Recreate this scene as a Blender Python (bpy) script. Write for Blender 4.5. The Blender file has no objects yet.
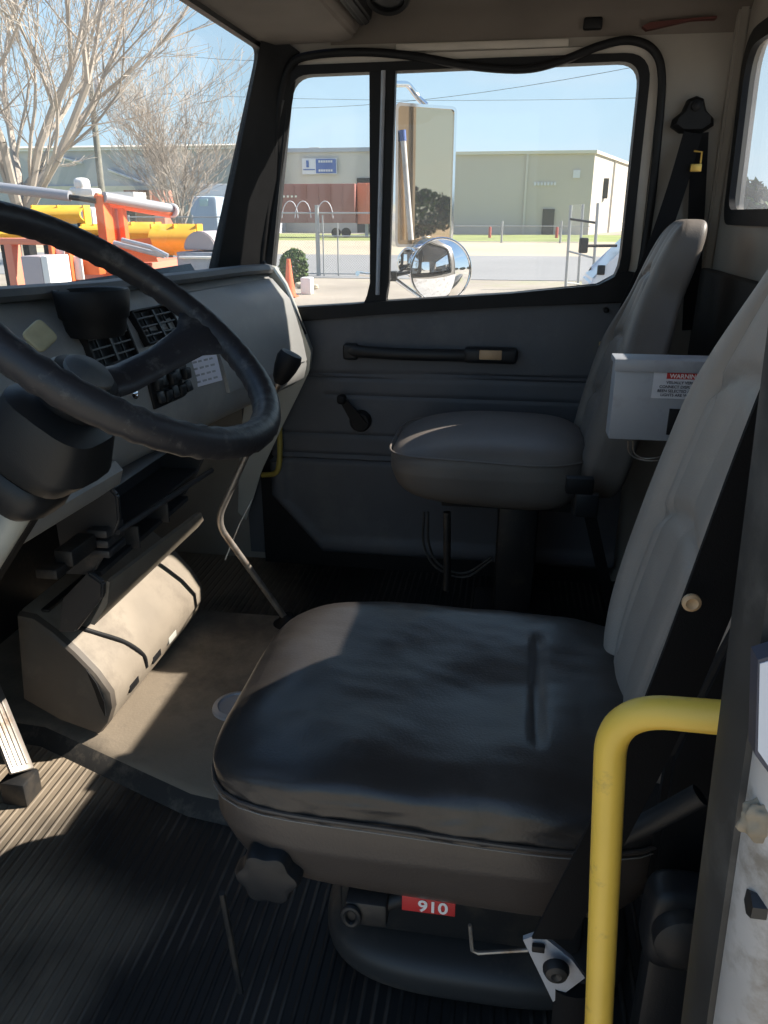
import bpy, bmesh, math, random
from mathutils import Vector, Matrix, noise
C = bpy.context.scene.collection
S = bpy.context.scene
PI = math.pi
# ---------------------------------------------------------------- camera
FPX, PITCH, YAW = 770.0, math.radians(21.1), math.radians(9.0)
CAM = Vector((0, 0, 1.2))
cd = bpy.data.cameras.new('camera'); cam = bpy.data.objects.new('camera', cd); C.objects.link(cam)
S.camera = cam
cd.sensor_fit = 'VERTICAL'; cd.sensor_height = 32.0; cd.lens = 32.0 * FPX / 1024.0; cd.clip_start = 0.02; cd.clip_end = 1500
cam.location = CAM; cam.rotation_euler = (PI/2 - PITCH, 0, YAW - PI/2)
# ---------------------------------------------------------------- world, sun, exposure
S.view_settings.view_transform = 'Standard'; S.view_settings.look = 'None'
S.view_settings.exposure = 0.0; S.view_settings.gamma = 1.0; S.view_settings.use_curve_mapping = False
w = bpy.data.worlds.new('sky'); S.world = w; w.use_nodes = True
wn = w.node_tree.nodes; wl = w.node_tree.links; wn.clear()
wo = wn.new('ShaderNodeOutputWorld'); wb = wn.new('ShaderNodeBackground'); wb.inputs['Strength'].default_value = 1.1
tc = wn.new('ShaderNodeTexCoord'); sx = wn.new('ShaderNodeSeparateXYZ'); wr = wn.new('ShaderNodeValToRGB')
wl.new(tc.outputs['Generated'], sx.inputs[0]); wl.new(sx.outputs['Z'], wr.inputs[0])
cr = wr.color_ramp
cr.elements[0].position = 0.0; cr.elements[0].color = (.64, .84, .96, 1)
cr.elements[1].position = 1.0; cr.elements[1].color = (.10, .24, .58, 1)
e = cr.elements.new(.10); e.color = (.58, .81, .97, 1)
e = cr.elements.new(.28); e.color = (.42, .68, .95, 1)
cn = wn.new('ShaderNodeTexNoise'); cn.inputs['Scale'].default_value = 3.0; cn.inputs['Detail'].default_value = 5
cm = wn.new('ShaderNodeMapping'); cm.inputs['Scale'].default_value = (1, 1, 4)
wl.new(tc.outputs['Generated'], cm.inputs[0]); wl.new(cm.outputs[0], cn.inputs['Vector'])
c2 = wn.new('ShaderNodeValToRGB'); c2.color_ramp.elements[0].position = .5; c2.color_ramp.elements[1].position = .8
c2.color_ramp.elements[1].color = (.45, .45, .45, 1)
wl.new(cn.outputs['Fac'], c2.inputs[0])
wm = wn.new('ShaderNodeMix'); wm.data_type = 'RGBA'
wl.new(c2.outputs[0], wm.inputs[0]); wl.new(wr.outputs[0], wm.inputs[6]); wm.inputs[7].default_value = (.85, .90, .95, 1)
wl.new(wm.outputs[2], wb.inputs[0]); wl.new(wb.outputs[0], wo.inputs[0])
sd = bpy.data.lights.new('sun', 'SUN'); sun = bpy.data.objects.new('sun', sd); C.objects.link(sun)
sd.energy = 12.5; sd.angle = math.radians(.53); sd.color = (1, .93, .82)
sun.rotation_euler = Vector((-.305, 1.0, -.85)).to_track_quat('-Z', 'Y').to_euler()
sun.location = (0, 0, 10)

# ---------------------------------------------------------------- helpers
fh = Vector((math.cos(YAW), math.sin(YAW), 0)); RT = Vector((math.sin(YAW), -math.cos(YAW), 0))
DV = fh*math.cos(PITCH) + Vector((0, 0, -math.sin(PITCH))); UP = RT.cross(DV)
def ray(px, py): return DV + RT*((px-384)/FPX) - UP*((py-512)/FPX)
def aX(px, py, x): r = ray(px, py); return CAM + r*((x-CAM.x)/r.x)     # a point on the upright plane X = x
def aY(px, py, y): r = ray(px, py); return CAM + r*((y-CAM.y)/r.y)
def aZ(px, py, z): r = ray(px, py); return CAM + r*((z-CAM.z)/r.z)

def mat(name, col, rough=.6, metal=0.0, var=0.0, vscale=8.0, bump=0.0, bscale=200.0, dirt=None, dscale=6.0, damt=.5, spec=.5, coat=0.0, stretch=None):
    m = bpy.data.materials.new(name); m.use_nodes = True
    n = m.node_tree.nodes; l = m.node_tree.links; b = n['Principled BSDF']
    b.inputs['Base Color'].default_value = (*col, 1); b.inputs['Roughness'].default_value = rough
    b.inputs['Metallic'].default_value = metal; b.inputs['Specular IOR Level'].default_value = spec
    b.inputs['Coat Weight'].default_value = coat
    t = n.new('ShaderNodeTexCoord'); src = t.outputs['Object']
    if stretch:
        mp = n.new('ShaderNodeMapping'); mp.inputs['Scale'].default_value = stretch; l.new(src, mp.inputs[0]); src = mp.outputs[0]
    out = None
    if var:
        a = n.new('ShaderNodeTexNoise'); a.inputs['Scale'].default_value = vscale; a.inputs['Detail'].default_value = 6
        l.new(src, a.inputs['Vector'])
        r = n.new('ShaderNodeValToRGB'); r.color_ramp.elements[0].position = .3; r.color_ramp.elements[1].position = .7
        r.color_ramp.elements[0].color = (*[c*(1-var) for c in col], 1); r.color_ramp.elements[1].color = (*[min(1, c*(1+var)) for c in col], 1)
        l.new(a.outputs['Fac'], r.inputs[0]); out = r.outputs[0]
    if dirt:
        a = n.new('ShaderNodeTexNoise'); a.inputs['Scale'].default_value = dscale; a.inputs['Detail'].default_value = 8; a.inputs['Roughness'].default_value = .7
        l.new(src, a.inputs['Vector'])
        r = n.new('ShaderNodeValToRGB'); r.color_ramp.elements[0].position = .62-.3*damt; r.color_ramp.elements[1].position = .8-.3*damt
        l.new(a.outputs['Fac'], r.inputs[0])
        mx = n.new('ShaderNodeMix'); mx.data_type = 'RGBA'; l.new(r.outputs[0], mx.inputs[0])
        if out: l.new(out, mx.inputs[6])
        else: mx.inputs[6].default_value = (*col, 1)
        mx.inputs[7].default_value = (*dirt, 1); out = mx.outputs[2]
    if out: l.new(out, b.inputs['Base Color'])
    if bump:
        a = n.new('ShaderNodeTexNoise'); a.inputs['Scale'].default_value = bscale; a.inputs['Detail'].default_value = 3
        l.new(src, a.inputs['Vector'])
        bp = n.new('ShaderNodeBump'); bp.inputs['Strength'].default_value = bump; bp.inputs['Distance'].default_value = .002
        l.new(a.outputs['Fac'], bp.inputs['Height']); l.new(bp.outputs[0], b.inputs['Normal'])
    return m

def glass(name, haze, hazecol=(.8, .8, .78), tint=(1, 1, 1)):
    m = bpy.data.materials.new(name); m.use_nodes = True
    n = m.node_tree.nodes; l = m.node_tree.links; n.clear()
    o = n.new('ShaderNodeOutputMaterial'); tr = n.new('ShaderNodeBsdfTransparent'); tr.inputs[0].default_value = (*tint, 1)
    gl = n.new('ShaderNodeBsdfGlossy'); gl.inputs['Roughness'].default_value = .02
    fr = n.new('ShaderNodeFresnel'); fr.inputs[0].default_value = 1.45
    g = n.new('ShaderNodeNewGeometry'); ir = n.new('ShaderNodeMapRange'); ir.inputs[3].default_value = 1.45; ir.inputs[4].default_value = 1/1.45
    l.new(g.outputs['Backfacing'], ir.inputs[0]); l.new(ir.outputs[0], fr.inputs[0])
    m1 = n.new('ShaderNodeMixShader'); l.new(fr.outputs[0], m1.inputs[0]); l.new(tr.outputs[0], m1.inputs[1]); l.new(gl.outputs[0], m1.inputs[2])
    df = n.new('ShaderNodeBsdfDiffuse'); df.inputs[0].default_value = (*hazecol, 1)
    tl = n.new('ShaderNodeBsdfTranslucent'); tl.inputs[0].default_value = (*hazecol, 1)
    ad = n.new('ShaderNodeMixShader'); ad.inputs[0].default_value = .5; l.new(df.outputs[0], ad.inputs[1]); l.new(tl.outputs[0], ad.inputs[2])
    t = n.new('ShaderNodeTexCoord'); a = n.new('ShaderNodeTexNoise'); a.inputs['Scale'].default_value = 3; a.inputs['Detail'].default_value = 8
    l.new(t.outputs['Object'], a.inputs['Vector'])
    mr = n.new('ShaderNodeMapRange'); mr.inputs[1].default_value = .3; mr.inputs[2].default_value = .75; mr.inputs[3].default_value = haze*.4; mr.inputs[4].default_value = haze*1.6
    l.new(a.outputs['Fac'], mr.inputs[0])
    m2 = n.new('ShaderNodeMixShader'); l.new(mr.outputs[0], m2.inputs[0]); l.new(m1.outputs[0], m2.inputs[1]); l.new(ad.outputs[0], m2.inputs[2])
    l.new(m2.outputs[0], o.inputs[0])
    return m

ORG = {}
def obj(name, bm, m, parent=None, smooth=True, angle=40, loc=None):
    """link a bmesh given in world coordinates as one mesh object"""
    if isinstance(bm, list):
        b2 = bmesh.new()
        for b in bm:
            me = bpy.data.meshes.new('tmp'); b.to_mesh(me); b.free(); b2.from_mesh(me); bpy.data.meshes.remove(me)
        bm = b2
    bmesh.ops.recalc_face_normals(bm, faces=bm.faces)
    if parent is not None: org = ORG[parent.name]
    elif loc is not None: org = Vector(loc)
    else:
        xs = [v.co for v in bm.verts]
        org = Vector(((min(v.x for v in xs)+max(v.x for v in xs))/2, (min(v.y for v in xs)+max(v.y for v in xs))/2, min(v.z for v in xs)))
    bmesh.ops.translate(bm, vec=-org, verts=bm.verts)
    me = bpy.data.meshes.new(name); bm.to_mesh(me); bm.free()
    if smooth:
        me.shade_smooth()
        try: me.set_sharp_from_angle(angle=math.radians(angle))
        except Exception: pass
    for mm in (m if isinstance(m, (list, tuple)) else [m]): me.materials.append(mm)
    o = bpy.data.objects.new(name, me); C.objects.link(o)
    if parent is not None: o.parent = parent
    else: o.location = org
    ORG[o.name] = org
    return o
def tag(o, label, cat, group=None, kind=None):
    if label: o['label'] = label
    if cat: o['category'] = cat
    if group: o['group'] = group
    if kind: o['kind'] = kind
    return o
def thing(name, label, cat, loc, group=None):
    o = bpy.data.objects.new(name, None); C.objects.link(o); o.location = loc; o.empty_display_size = .05
    ORG[o.name] = Vector(loc); return tag(o, label, cat, group)
def struct(name, bm, m, parent=None, **k):
    o = obj(name, bm, m, parent, **k)
    if parent is None: o['kind'] = 'structure'
    return o
def sroot(name, loc):
    o = bpy.data.objects.new(name, None); C.objects.link(o); o.location = loc; ORG[o.name] = Vector(loc); o['kind'] = 'structure'; return o
def copy_tree(o, parent=None):
    c = o.copy(); C.objects.link(c); c.parent = parent
    for ch in list(o.children): copy_tree(ch, c)
    return c

def box(x0, x1, y0, y1, z0, z1, bev=0.0, seg=2, M=None):
    bm = bmesh.new(); bmesh.ops.create_cube(bm, size=1)
    for v in bm.verts: v.co = Vector(((x0+x1)/2+v.co.x*(x1-x0), (y0+y1)/2+v.co.y*(y1-y0), (z0+z1)/2+v.co.z*(z1-z0)))
    if bev: bmesh.ops.bevel(bm, geom=bm.edges[:], offset=bev, segments=seg, affect='EDGES', profile=.5, clamp_overlap=True)
    if M is not None: bmesh.ops.transform(bm, matrix=M, verts=bm.verts)
    return bm
def smooth_path(pts, n=8):
    """Catmull-Rom"""
    P = [Vector(p) for p in pts]; out = []
    Q = [P[0]*2-P[1]] + P + [P[-1]*2-P[-2]]
    for i in range(1, len(Q)-2):
        a, b, c, d = Q[i-1], Q[i], Q[i+1], Q[i+2]
        for k in range(n):
            t = k/n
            out.append(.5*((2*b)+(c-a)*t+(2*a-5*b+4*c-d)*t*t+(3*b-a-3*c+d)*t*t*t))
    out.append(P[-1]); return out
def fillet(pts, r, n=6):
    P = [Vector(p) for p in pts]; out = [P[0]]
    for i in range(1, len(P)-1):
        a, b, c = P[i-1], P[i], P[i+1]; u = (a-b); v = (c-b); rr = min(r, u.length*.48, v.length*.48)
        s = b+u.normalized()*rr; e_ = b+v.normalized()*rr
        for k in range(n+1):
            t = k/n; out.append((1-t)**2*s+2*t*(1-t)*b+t*t*e_)
    out.append(P[-1]); return out
def tube(pts, r, seg=10, closed=False, flat=1.0, cap=True, up=None):
    P = [Vector(p) for p in pts]; n = len(P); bm = bmesh.new(); rings = []
    rr = r if callable(r) else (lambda t: r)
    t0 = (P[1]-P[0]).normalized(); nrm = up and Vector(up) or t0.orthogonal()
    nrm = (nrm - t0*nrm.dot(t0)).normalized(); prev = t0
    for i in range(n):
        if closed: t = (P[(i+1) % n]-P[i-1]).normalized()
        else: t = (P[min(i+1, n-1)]-P[max(i-1, 0)])
        if not closed and t.length < 1e-9: t = prev
        t = t.normalized(); q = prev.rotation_difference(t); nrm = q @ nrm; nrm = (nrm-t*nrm.dot(t)).normalized(); bn = t.cross(nrm); prev = t
        R_ = rr(i/(n-1))
        rings.append([bm.verts.new(P[i]+nrm*(R_*math.cos(2*PI*k/seg))+bn*(R_*flat*math.sin(2*PI*k/seg))) for k in range(seg)])
    for i in range(n if closed else n-1):
        a = rings[i]; b = rings[(i+1) % n]
        for k in range(seg): bm.faces.new((a[k], a[(k+1) % seg], b[(k+1) % seg], b[k]))
    if not closed and cap:
        bm.faces.new(rings[0]); bm.faces.new(rings[-1])
    return bm
def ribbon(pts, width_dir, w_, th=.0015):
    P = [Vector(p) for p in pts]; bm = bmesh.new(); R_ = []
    for i, p in enumerate(P):
        wd = (width_dir(i/(len(P)-1)) if callable(width_dir) else Vector(width_dir)).normalized()
        t = (P[min(i+1, len(P)-1)]-P[max(i-1, 0)]).normalized(); wd = (wd - t*wd.dot(t)).normalized(); nn = t.cross(wd).normalized()
        R_.append([bm.verts.new(p+wd*a*w_/2+nn*b*th) for a, b in ((-1, -1), (1, -1), (1, 1), (-1, 1))])
    for a, b in zip(R_, R_[1:]):
        for k in range(4): bm.faces.new((a[k], a[(k+1) % 4], b[(k+1) % 4], b[k]))
    bm.faces.new(R_[0]); bm.faces.new(R_[-1]); return bm
def lathe(prof, M=None, seg=32, cap=True):
    bm = bmesh.new(); R_ = []
    for r, z in prof: R_.append([bm.verts.new((r*math.cos(2*PI*k/seg), r*math.sin(2*PI*k/seg), z)) for k in range(seg)])
    for a, b in zip(R_, R_[1:]):
        for k in range(seg): bm.faces.new((a[k], a[(k+1) % seg], b[(k+1) % seg], b[k]))
    if cap: bm.faces.new(R_[0]); bm.faces.new(R_[-1])
    if M is not None: bmesh.ops.transform(bm, matrix=M, verts=bm.verts)
    return bm
def loft(secs, cap=True, closed=True):
    bm = bmesh.new(); R_ = [[bm.verts.new(p) for p in s] for s in secs]; n = len(secs[0])
    for a, b in zip(R_, R_[1:]):
        for k in range(n if closed else n-1): bm.faces.new((a[k], a[(k+1) % n], b[(k+1) % n], b[k]))
    if cap and closed: bm.faces.new(R_[0]); bm.faces.new(R_[-1])
    return bm
def prism(poly, axis, a, b, bev=0, seg=2):
    """poly in the two other axes, extruded from a to b"""
    f = {'X': lambda p, t: Vector((t, p[0], p[1])), 'Y': lambda p, t: Vector((p[0], t, p[1])), 'Z': lambda p, t: Vector((p[0], p[1], t))}[axis]
    bm = loft([[f(p, a) for p in poly], [f(p, b) for p in poly]])
    if bev: bmesh.ops.bevel(bm, geom=bm.edges[:], offset=bev, segments=seg, affect='EDGES', clamp_overlap=True)
    return bm
def rpoly(pts, r, n=6):
    """rounded polygon with n+1 points per corner"""
    out = []; N = len(pts)
    rs = r if isinstance(r, (list, tuple)) else [r]*N
    for i in range(N):
        a, b, c = Vector(pts[i-1]), Vector(pts[i]), Vector(pts[(i+1) % N]); u = a-b; v = c-b
        rr = min(rs[i], u.length*.49, v.length*.49); s = b+u.normalized()*rr; e_ = b+v.normalized()*rr
        for k in range(n+1):
            t = k/n; out.append((1-t)**2*s+2*t*(1-t)*b+t*t*e_)
    return out
def ring(outer, inner, f, a, b):
    """frame between two equal-count outlines, between depths a and b"""
    bm = bmesh.new(); V = [[bm.verts.new(f(p, t)) for p in L] for L, t in ((outer, a), (inner, a), (inner, b), (outer, b))]; n = len(outer)
    for j in range(4):
        A, B = V[j], V[(j+1) % 4]
        for k in range(n): bm.faces.new((A[k], A[(k+1) % n], B[(k+1) % n], B[k]))
    return bm
FX = lambda p, t: Vector((t, p[0], p[1]))
FY = lambda p, t: Vector((p[0], t, p[1]))
def pane(outer, f, t):
    bm = bmesh.new(); bm.faces.new([bm.verts.new(f(p, t)) for p in outer]); return bm
def squad(cx, cy, cz, hx, hy, hz, p=4.5, n=14, fn=None, M=None):
    """soft cushion: rounded box surface with optional deformation"""
    bm = bmesh.new(); bmesh.ops.create_cube(bm, size=2)
    bmesh.ops.subdivide_edges(bm, edges=bm.edges[:], cuts=n*2-1, use_grid_fill=True)
    for v in bm.verts:
        q = v.co; L = (abs(q.x)**p+abs(q.y)**p+abs(q.z)**p)**(1/p); q = q/L
        if fn: q = fn(q)
        v.co = Vector((cx+q.x*hx, cy+q.y*hy, cz+q.z*hz))
    if M is not None: bmesh.ops.transform(bm, matrix=M, verts=bm.verts)
    return bm
def frame(o, x, y):
    x = Vector(x).normalized(); z = x.cross(Vector(y)).normalized(); y = z.cross(x)
    M = Matrix((x, y, z)).transposed().to_4x4(); M.translation = Vector(o); return M
def text(name, body, size, m, parent, M, align='LEFT', bold=0, th=.0002):
    cu = bpy.data.curves.new(name, 'FONT'); cu.body = body; cu.size = size; cu.extrude = th; cu.align_x = align; cu.offset = bold
    t = bpy.data.objects.new('tmp', cu); C.objects.link(t); dg = bpy.context.evaluated_depsgraph_get()
    me = bpy.data.meshes.new_from_object(t.evaluated_get(dg)); bpy.data.objects.remove(t)
    bm = bmesh.new(); bm.from_mesh(me); bpy.data.meshes.remove(me); bmesh.ops.transform(bm, matrix=M, verts=bm.verts)
    return obj(name, bm, m, parent, smooth=False)

# ---------------------------------------------------------------- materials
M_head = mat('headliner', (.16, .135, .115), .9, var=.12, vscale=5, bump=.3, bscale=300)
M_jamb = mat('dirty_white_paint', (.46, .42, .39), .45, var=.15, vscale=9, dirt=(.25, .21, .17), dscale=22, damt=.35)
M_cream = mat('painted_cab', (.30, .27, .235), .5, var=.12, vscale=6)
M_white = mat('white_paint', (.62, .60, .58), .4, var=.12, vscale=7, dirt=(.28, .23, .18), dscale=9, damt=.3)
M_black = mat('black_rubber', (.010, .010, .011), .55, var=.2, vscale=20, spec=.25)
M_seal = mat('seal_rubber', (.035, .034, .033), .55, var=.3, vscale=15, dirt=(.09, .085, .08), dscale=12, damt=.35)
M_blkpl = mat('black_plastic', (.015, .016, .018), .42, spec=.35, bump=.15, bscale=500)
M_panel = mat('door_vinyl', (.085, .088, .10), .55, var=.08, vscale=5, bump=.25, bscale=420, dirt=(.12, .12, .125), dscale=4, damt=.3)
M_dash = mat('dash_grey', (.26, .26, .255), .5, var=.1, vscale=5, bump=.15, bscale=350, dirt=(.33, .32, .30), dscale=5, damt=.35)
M_dashtop = mat('dash_top', (.075, .08, .085), .55, bump=.2, bscale=300, dirt=(.12, .12, .115), dscale=4, damt=.35)
M_light = mat('pale_dash_end', (.42, .42, .38), .45, var=.1, vscale=7)
M_tan = mat('dusty_heater', (.25, .21, .165), .6, var=.15, vscale=7, bump=.1, bscale=200, dirt=(.17, .14, .11), dscale=6, damt=.4)
M_bin = mat('bin_plastic', (.035, .035, .038), .45, dirt=(.12, .10, .085), dscale=9, damt=.25)
M_vinylb = mat('black_vinyl', (.034, .030, .028), .32, bump=.2, bscale=260, var=.15, vscale=4, dirt=(.06, .055, .052), dscale=3, damt=.3)
M_vinyls = mat('brown_black_vinyl', (.062, .050, .043), .36, bump=.2, bscale=260, var=.15, vscale=4)
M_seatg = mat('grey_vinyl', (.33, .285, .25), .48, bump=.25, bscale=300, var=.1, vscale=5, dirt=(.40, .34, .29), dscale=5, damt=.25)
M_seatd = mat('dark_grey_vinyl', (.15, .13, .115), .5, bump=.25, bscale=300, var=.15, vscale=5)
M_thread = mat('pale_thread', (.22, .20, .18), .7)
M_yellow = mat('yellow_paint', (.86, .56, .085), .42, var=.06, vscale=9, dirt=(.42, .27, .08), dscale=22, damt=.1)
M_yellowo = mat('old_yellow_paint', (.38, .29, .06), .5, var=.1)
M_steel = mat('worn_steel', (.42, .38, .34), .4, metal=.7, var=.2, vscale=12, dirt=(.22, .15, .10), dscale=16, damt=.45)
M_alu = mat('grey_sheet_metal', (.36, .37, .40), .45, metal=.15, var=.07, vscale=5, dirt=(.27, .27, .29), dscale=8, damt=.3)
M_chrome = mat('chrome', (.85, .86, .88), .08, metal=1)
M_dark = mat('dark_steel', (.02, .02, .021), .5, metal=.2, dirt=(.06, .05, .04), dscale=12, damt=.35)
M_riser = mat('seat_riser_rubber', (.035, .033, .032), .5, dirt=(.09, .075, .06), dscale=6, damt=.4)
M_web = mat('black_webbing', (.008, .008, .009), .8, spec=.2, bump=.3, bscale=700)
M_brass = mat('brass_latch', (.65, .42, .10), .35, metal=.6)
M_wood = mat('tan_insert', (.45, .29, .16), .5, var=.2, vscale=20)
M_label = mat('white_label', (.62, .62, .66), .5)
M_paper = mat('paper_label', (.70, .70, .80), .6)
M_red = mat('red_label', (.50, .03, .03), .5)
M_ink = mat('ink', (.05, .05, .07), .6)
M_inkw = mat('white_ink', (.75, .72, .70), .6)
M_beige = mat('ivory_plastic', (.42, .38, .24), .5, var=.15, vscale=30)
M_wheel = mat('wheel_rubber', (.022, .022, .026), .42, spec=.4, bump=.3, bscale=90, dirt=(.10, .095, .09), dscale=30, damt=.22)
M_glassd = glass('door_glass', .075)
M_glassw = glass('windshield_glass', .035)
M_glassr = glass('rear_glass_dusty', .12, (.75, .78, .84))

# ribbed rubber mat
def ribmat():
    m = mat('ribbed_mat', (.022, .021, .021), .6)
    n = m.node_tree.nodes; l = m.node_tree.links; b = n['Principled BSDF']
    t = n.new('ShaderNodeTexCoord'); s = n.new('ShaderNodeSeparateXYZ'); l.new(t.outputs['Object'], s.inputs[0])
    mu = n.new('ShaderNodeMath'); mu.operation = 'MULTIPLY'; mu.inputs[1].default_value = 2*PI/.021; l.new(s.outputs['Y'], mu.inputs[0])
    si = n.new('ShaderNodeMath'); si.operation = 'SINE'; l.new(mu.outputs[0], si.inputs[0])
    a = n.new('ShaderNodeTexNoise'); a.inputs['Scale'].default_value = 5; a.inputs['Detail'].default_value = 8; l.new(t.outputs['Object'], a.inputs['Vector'])
    rm = n.new('ShaderNodeMapRange'); rm.inputs[1].default_value = .2; rm.inputs[2].default_value = .9; l.new(si.outputs[0], rm.inputs[0])
    rn = n.new('ShaderNodeMapRange'); rn.inputs[1].default_value = .45; rn.inputs[2].default_value = .60; l.new(a.outputs['Fac'], rn.inputs[0])
    mm = n.new('ShaderNodeMath'); mm.operation = 'MULTIPLY'; l.new(rm.outputs[0], mm.inputs[0]); l.new(rn.outputs[0], mm.inputs[1])
    x1 = n.new('ShaderNodeMix'); x1.data_type = 'RGBA'; x1.inputs[6].default_value = (.012, .012, .012, 1); x1.inputs[7].default_value = (.080, .070, .060, 1); l.new(mm.outputs[0], x1.inputs[0])
    a2 = n.new('ShaderNodeTexNoise'); a2.inputs['Scale'].default_value = 2.4; a2.inputs['Detail'].default_value = 9; l.new(t.outputs['Object'], a2.inputs['Vector'])
    gy = n.new('ShaderNodeMath'); gy.operation = 'MULTIPLY_ADD'; gy.inputs[1].default_value = 1.3; gy.inputs[2].default_value = -.1; l.new(s.outputs['Y'], gy.inputs[0])
    ag = n.new('ShaderNodeMath'); ag.operation = 'MULTIPLY'; l.new(a2.outputs['Fac'], ag.inputs[0]); l.new(gy.outputs[0], ag.inputs[1])
    r2 = n.new('ShaderNodeMapRange'); r2.inputs[1].default_value = .38; r2.inputs[2].default_value = .62; l.new(ag.outputs[0], r2.inputs[0])
    x2 = n.new('ShaderNodeMix'); x2.data_type = 'RGBA'; l.new(r2.outputs[0], x2.inputs[0]); l.new(x1.outputs[2], x2.inputs[6]); x2.inputs[7].default_value = (.25, .20, .145, 1)
    l.new(x2.outputs[2], b.inputs['Base Color'])
    bp = n.new('ShaderNodeBump'); bp.inputs['Distance'].default_value = .003; bp.inputs['Strength'].default_value = .8; l.new(rm.outputs[0], bp.inputs['Height']); l.new(bp.outputs[0], b.inputs['Normal'])
    return m
M_rib = ribmat()
M_tunnel = mat('dusty_floor', (.24, .195, .145), .8, var=.15, vscale=6, bump=.3, bscale=150, dirt=(.14, .115, .09), dscale=4, damt=.5)
M_edge = mat('mat_edge', (.03, .028, .026), .7, dirt=(.12, .10, .08), dscale=14, damt=.35)

M_pale = mat('pale_door_frame', (.55, .50, .44), .5, var=.1, vscale=9)
# ================================================================ CAB SHELL
XW, YR, ZC = 2.50, -.58, 1.745
# floor: lower ribbed mat and raised dusty tunnel
struct('floor', [box(.50, 2.62, -.62, 1.45, -.05, 0)], M_rib, loc=(0, 0, 0))
tun = [(1.41, 1.45), (1.385, 1.06), (1.22, .62), (1.19, .40), (1.19, .30), (2.03, .30), (2.03, 1.45)]
def inset(poly, d, ax=.0): return [(x+(d if x < 2 else 0), y) for x, y in poly]
bm = loft([[Vector((x, y, 0.0)) for x, y in tun], [Vector((x, y, .034)) for x, y in inset(tun, .03)], [Vector((x, y, .042)) for x, y in inset(tun, .05)]])
bm.faces.ensure_lookup_table()
for f in bm.faces:
    if f.calc_center_median().z < .036: f.material_index = 1
struct('trim_1', bm, [M_tunnel, M_edge])
struct('ceiling', box(.42, 2.34, -.60, .62, ZC, ZC+.03), M_head)
# right wall with the door opening
rim = [(.735, 1.625), (.86, .84), (-.375, .93), (-.375, 1.635)]
o4 = [(.712, 1.80), (.995, .80), (-.60, .80), (-.60, 1.80)]
struct('wall_right', [ring(rpoly(o4, .001), rpoly(rim, [.06, .02, .03, .09]), FX, XW-.005, XW+.05), box(XW+.03, XW+.05, -.6, 1.45, -.05, .82)], M_cream)
# curved cove between the wall and the ceiling
cv = [(XW-.006, 1.655), (XW-.014, 1.69), (XW-.05, 1.72), (XW-.10, 1.738), (XW-.17, ZC+.001), (XW-.17, ZC+.02), (XW+.01, ZC+.02), (XW+.01, 1.655)]
struct('trim_2', prism(cv, 'Y', -.60, .55), M_head)
# pale strip above the door
struct('trim_3', box(XW-.016, XW-.004, -.12, .36, 1.632, 1.652, .003), M_pale)
# rear wall with the window opening
ro = [(.40, 1.80), (2.56, 1.80), (2.56, -.05), (.40, -.05)]
rw = [(.78, 1.60), (2.415, 1.62), (2.365, 1.195), (.78, 1.195)]
struct('wall_rear', ring(rpoly(ro, .001), rpoly(rw, [.06, .10, .05, .06]), FY, YR, YR-.03), M_cream)
wr2 = [(.76, 1.62), (2.435, 1.64), (2.385, 1.175), (.76, 1.175)]
w2 = sroot('window_2', (1.6, YR, 1.175))
obj('window_gasket', ring(rpoly(wr2, [.07, .11, .06, .07]), rpoly([(.80, 1.58), (2.395, 1.60), (2.347, 1.213), (.80, 1.213)], [.05, .09, .045, .05]), FY, YR+.014, YR-.002), M_black, w2)
obj('glass_pane', pane(rpoly(rw, [.06, .10, .05, .06]), FY, YR-.018), M_glassr, w2, smooth=False)
struct('trim_4', prism([(XW+.003, 1.72), (XW+.003, .9), (XW-.02, .9), (XW-.035, 1.72)], 'Y', YR, YR+.03, .006), M_cream)
# windshield: header, frame, glass
WT, WBt = Vector((0, .75, 1.645)), Vector((0, .95, .985))          # top and bottom of the windshield plane
def FW(p, t):   # p = (X, s) with s 0 top..1 bottom, t thickness outwards
    n_ = Vector((0, (WT-WBt).z, -(WT-WBt).y)).normalized()
    q = WT.lerp(WBt, p[1]); return Vector((p[0], q.y, q.z))+n_*t
wo_ = [(.40, -.14), (2.58, -.14), (2.58, 1.12), (.40, 1.12)]
wi_ = [(.62, .0), (2.515, .0), (2.475, 1.02), (.62, 1.02)]
def rp2(pts, rx, ry=None):
    sc = .69; return [Vector((p[0], p[1]/sc)) for p in rpoly([(a, b*sc) for a, b in pts], rx)]
w1 = sroot('window_1', (1.5, .85, .985))
obj('windshield_frame', ring(rp2(wo_, .001), rp2(wi_, [.06, .05, .05, .06]), FW, -.012, .03), M_black, w1)
obj('glass_pane', pane(rp2(wi_, [.06, .05, .05, .06]), FW, .012), M_glassw, w1, smooth=False)
# A pillar trim between windshield and door
ap = [[aX(262, 36, 2.39), aX(276, 34, 2.45), aX(300, 52, 2.485), aX(300, 52, 2.51), aX(270, 40, 2.51)],
      [aX(217, 270, 2.35), aX(240, 275, 2.40), aX(263, 300, 2.485), aX(263, 300, 2.53), aX(230, 270, 2.53)]]
struct('trim_5', loft([ap[0], [a.lerp(b, .5) for a, b in zip(*ap)], ap[1]]), M_black)
struct('trim_6', tube([aX(283, 100, 2.475), aX(268, 170, 2.475), aX(255, 262, 2.475)], .006, 8), M_seal)
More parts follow.
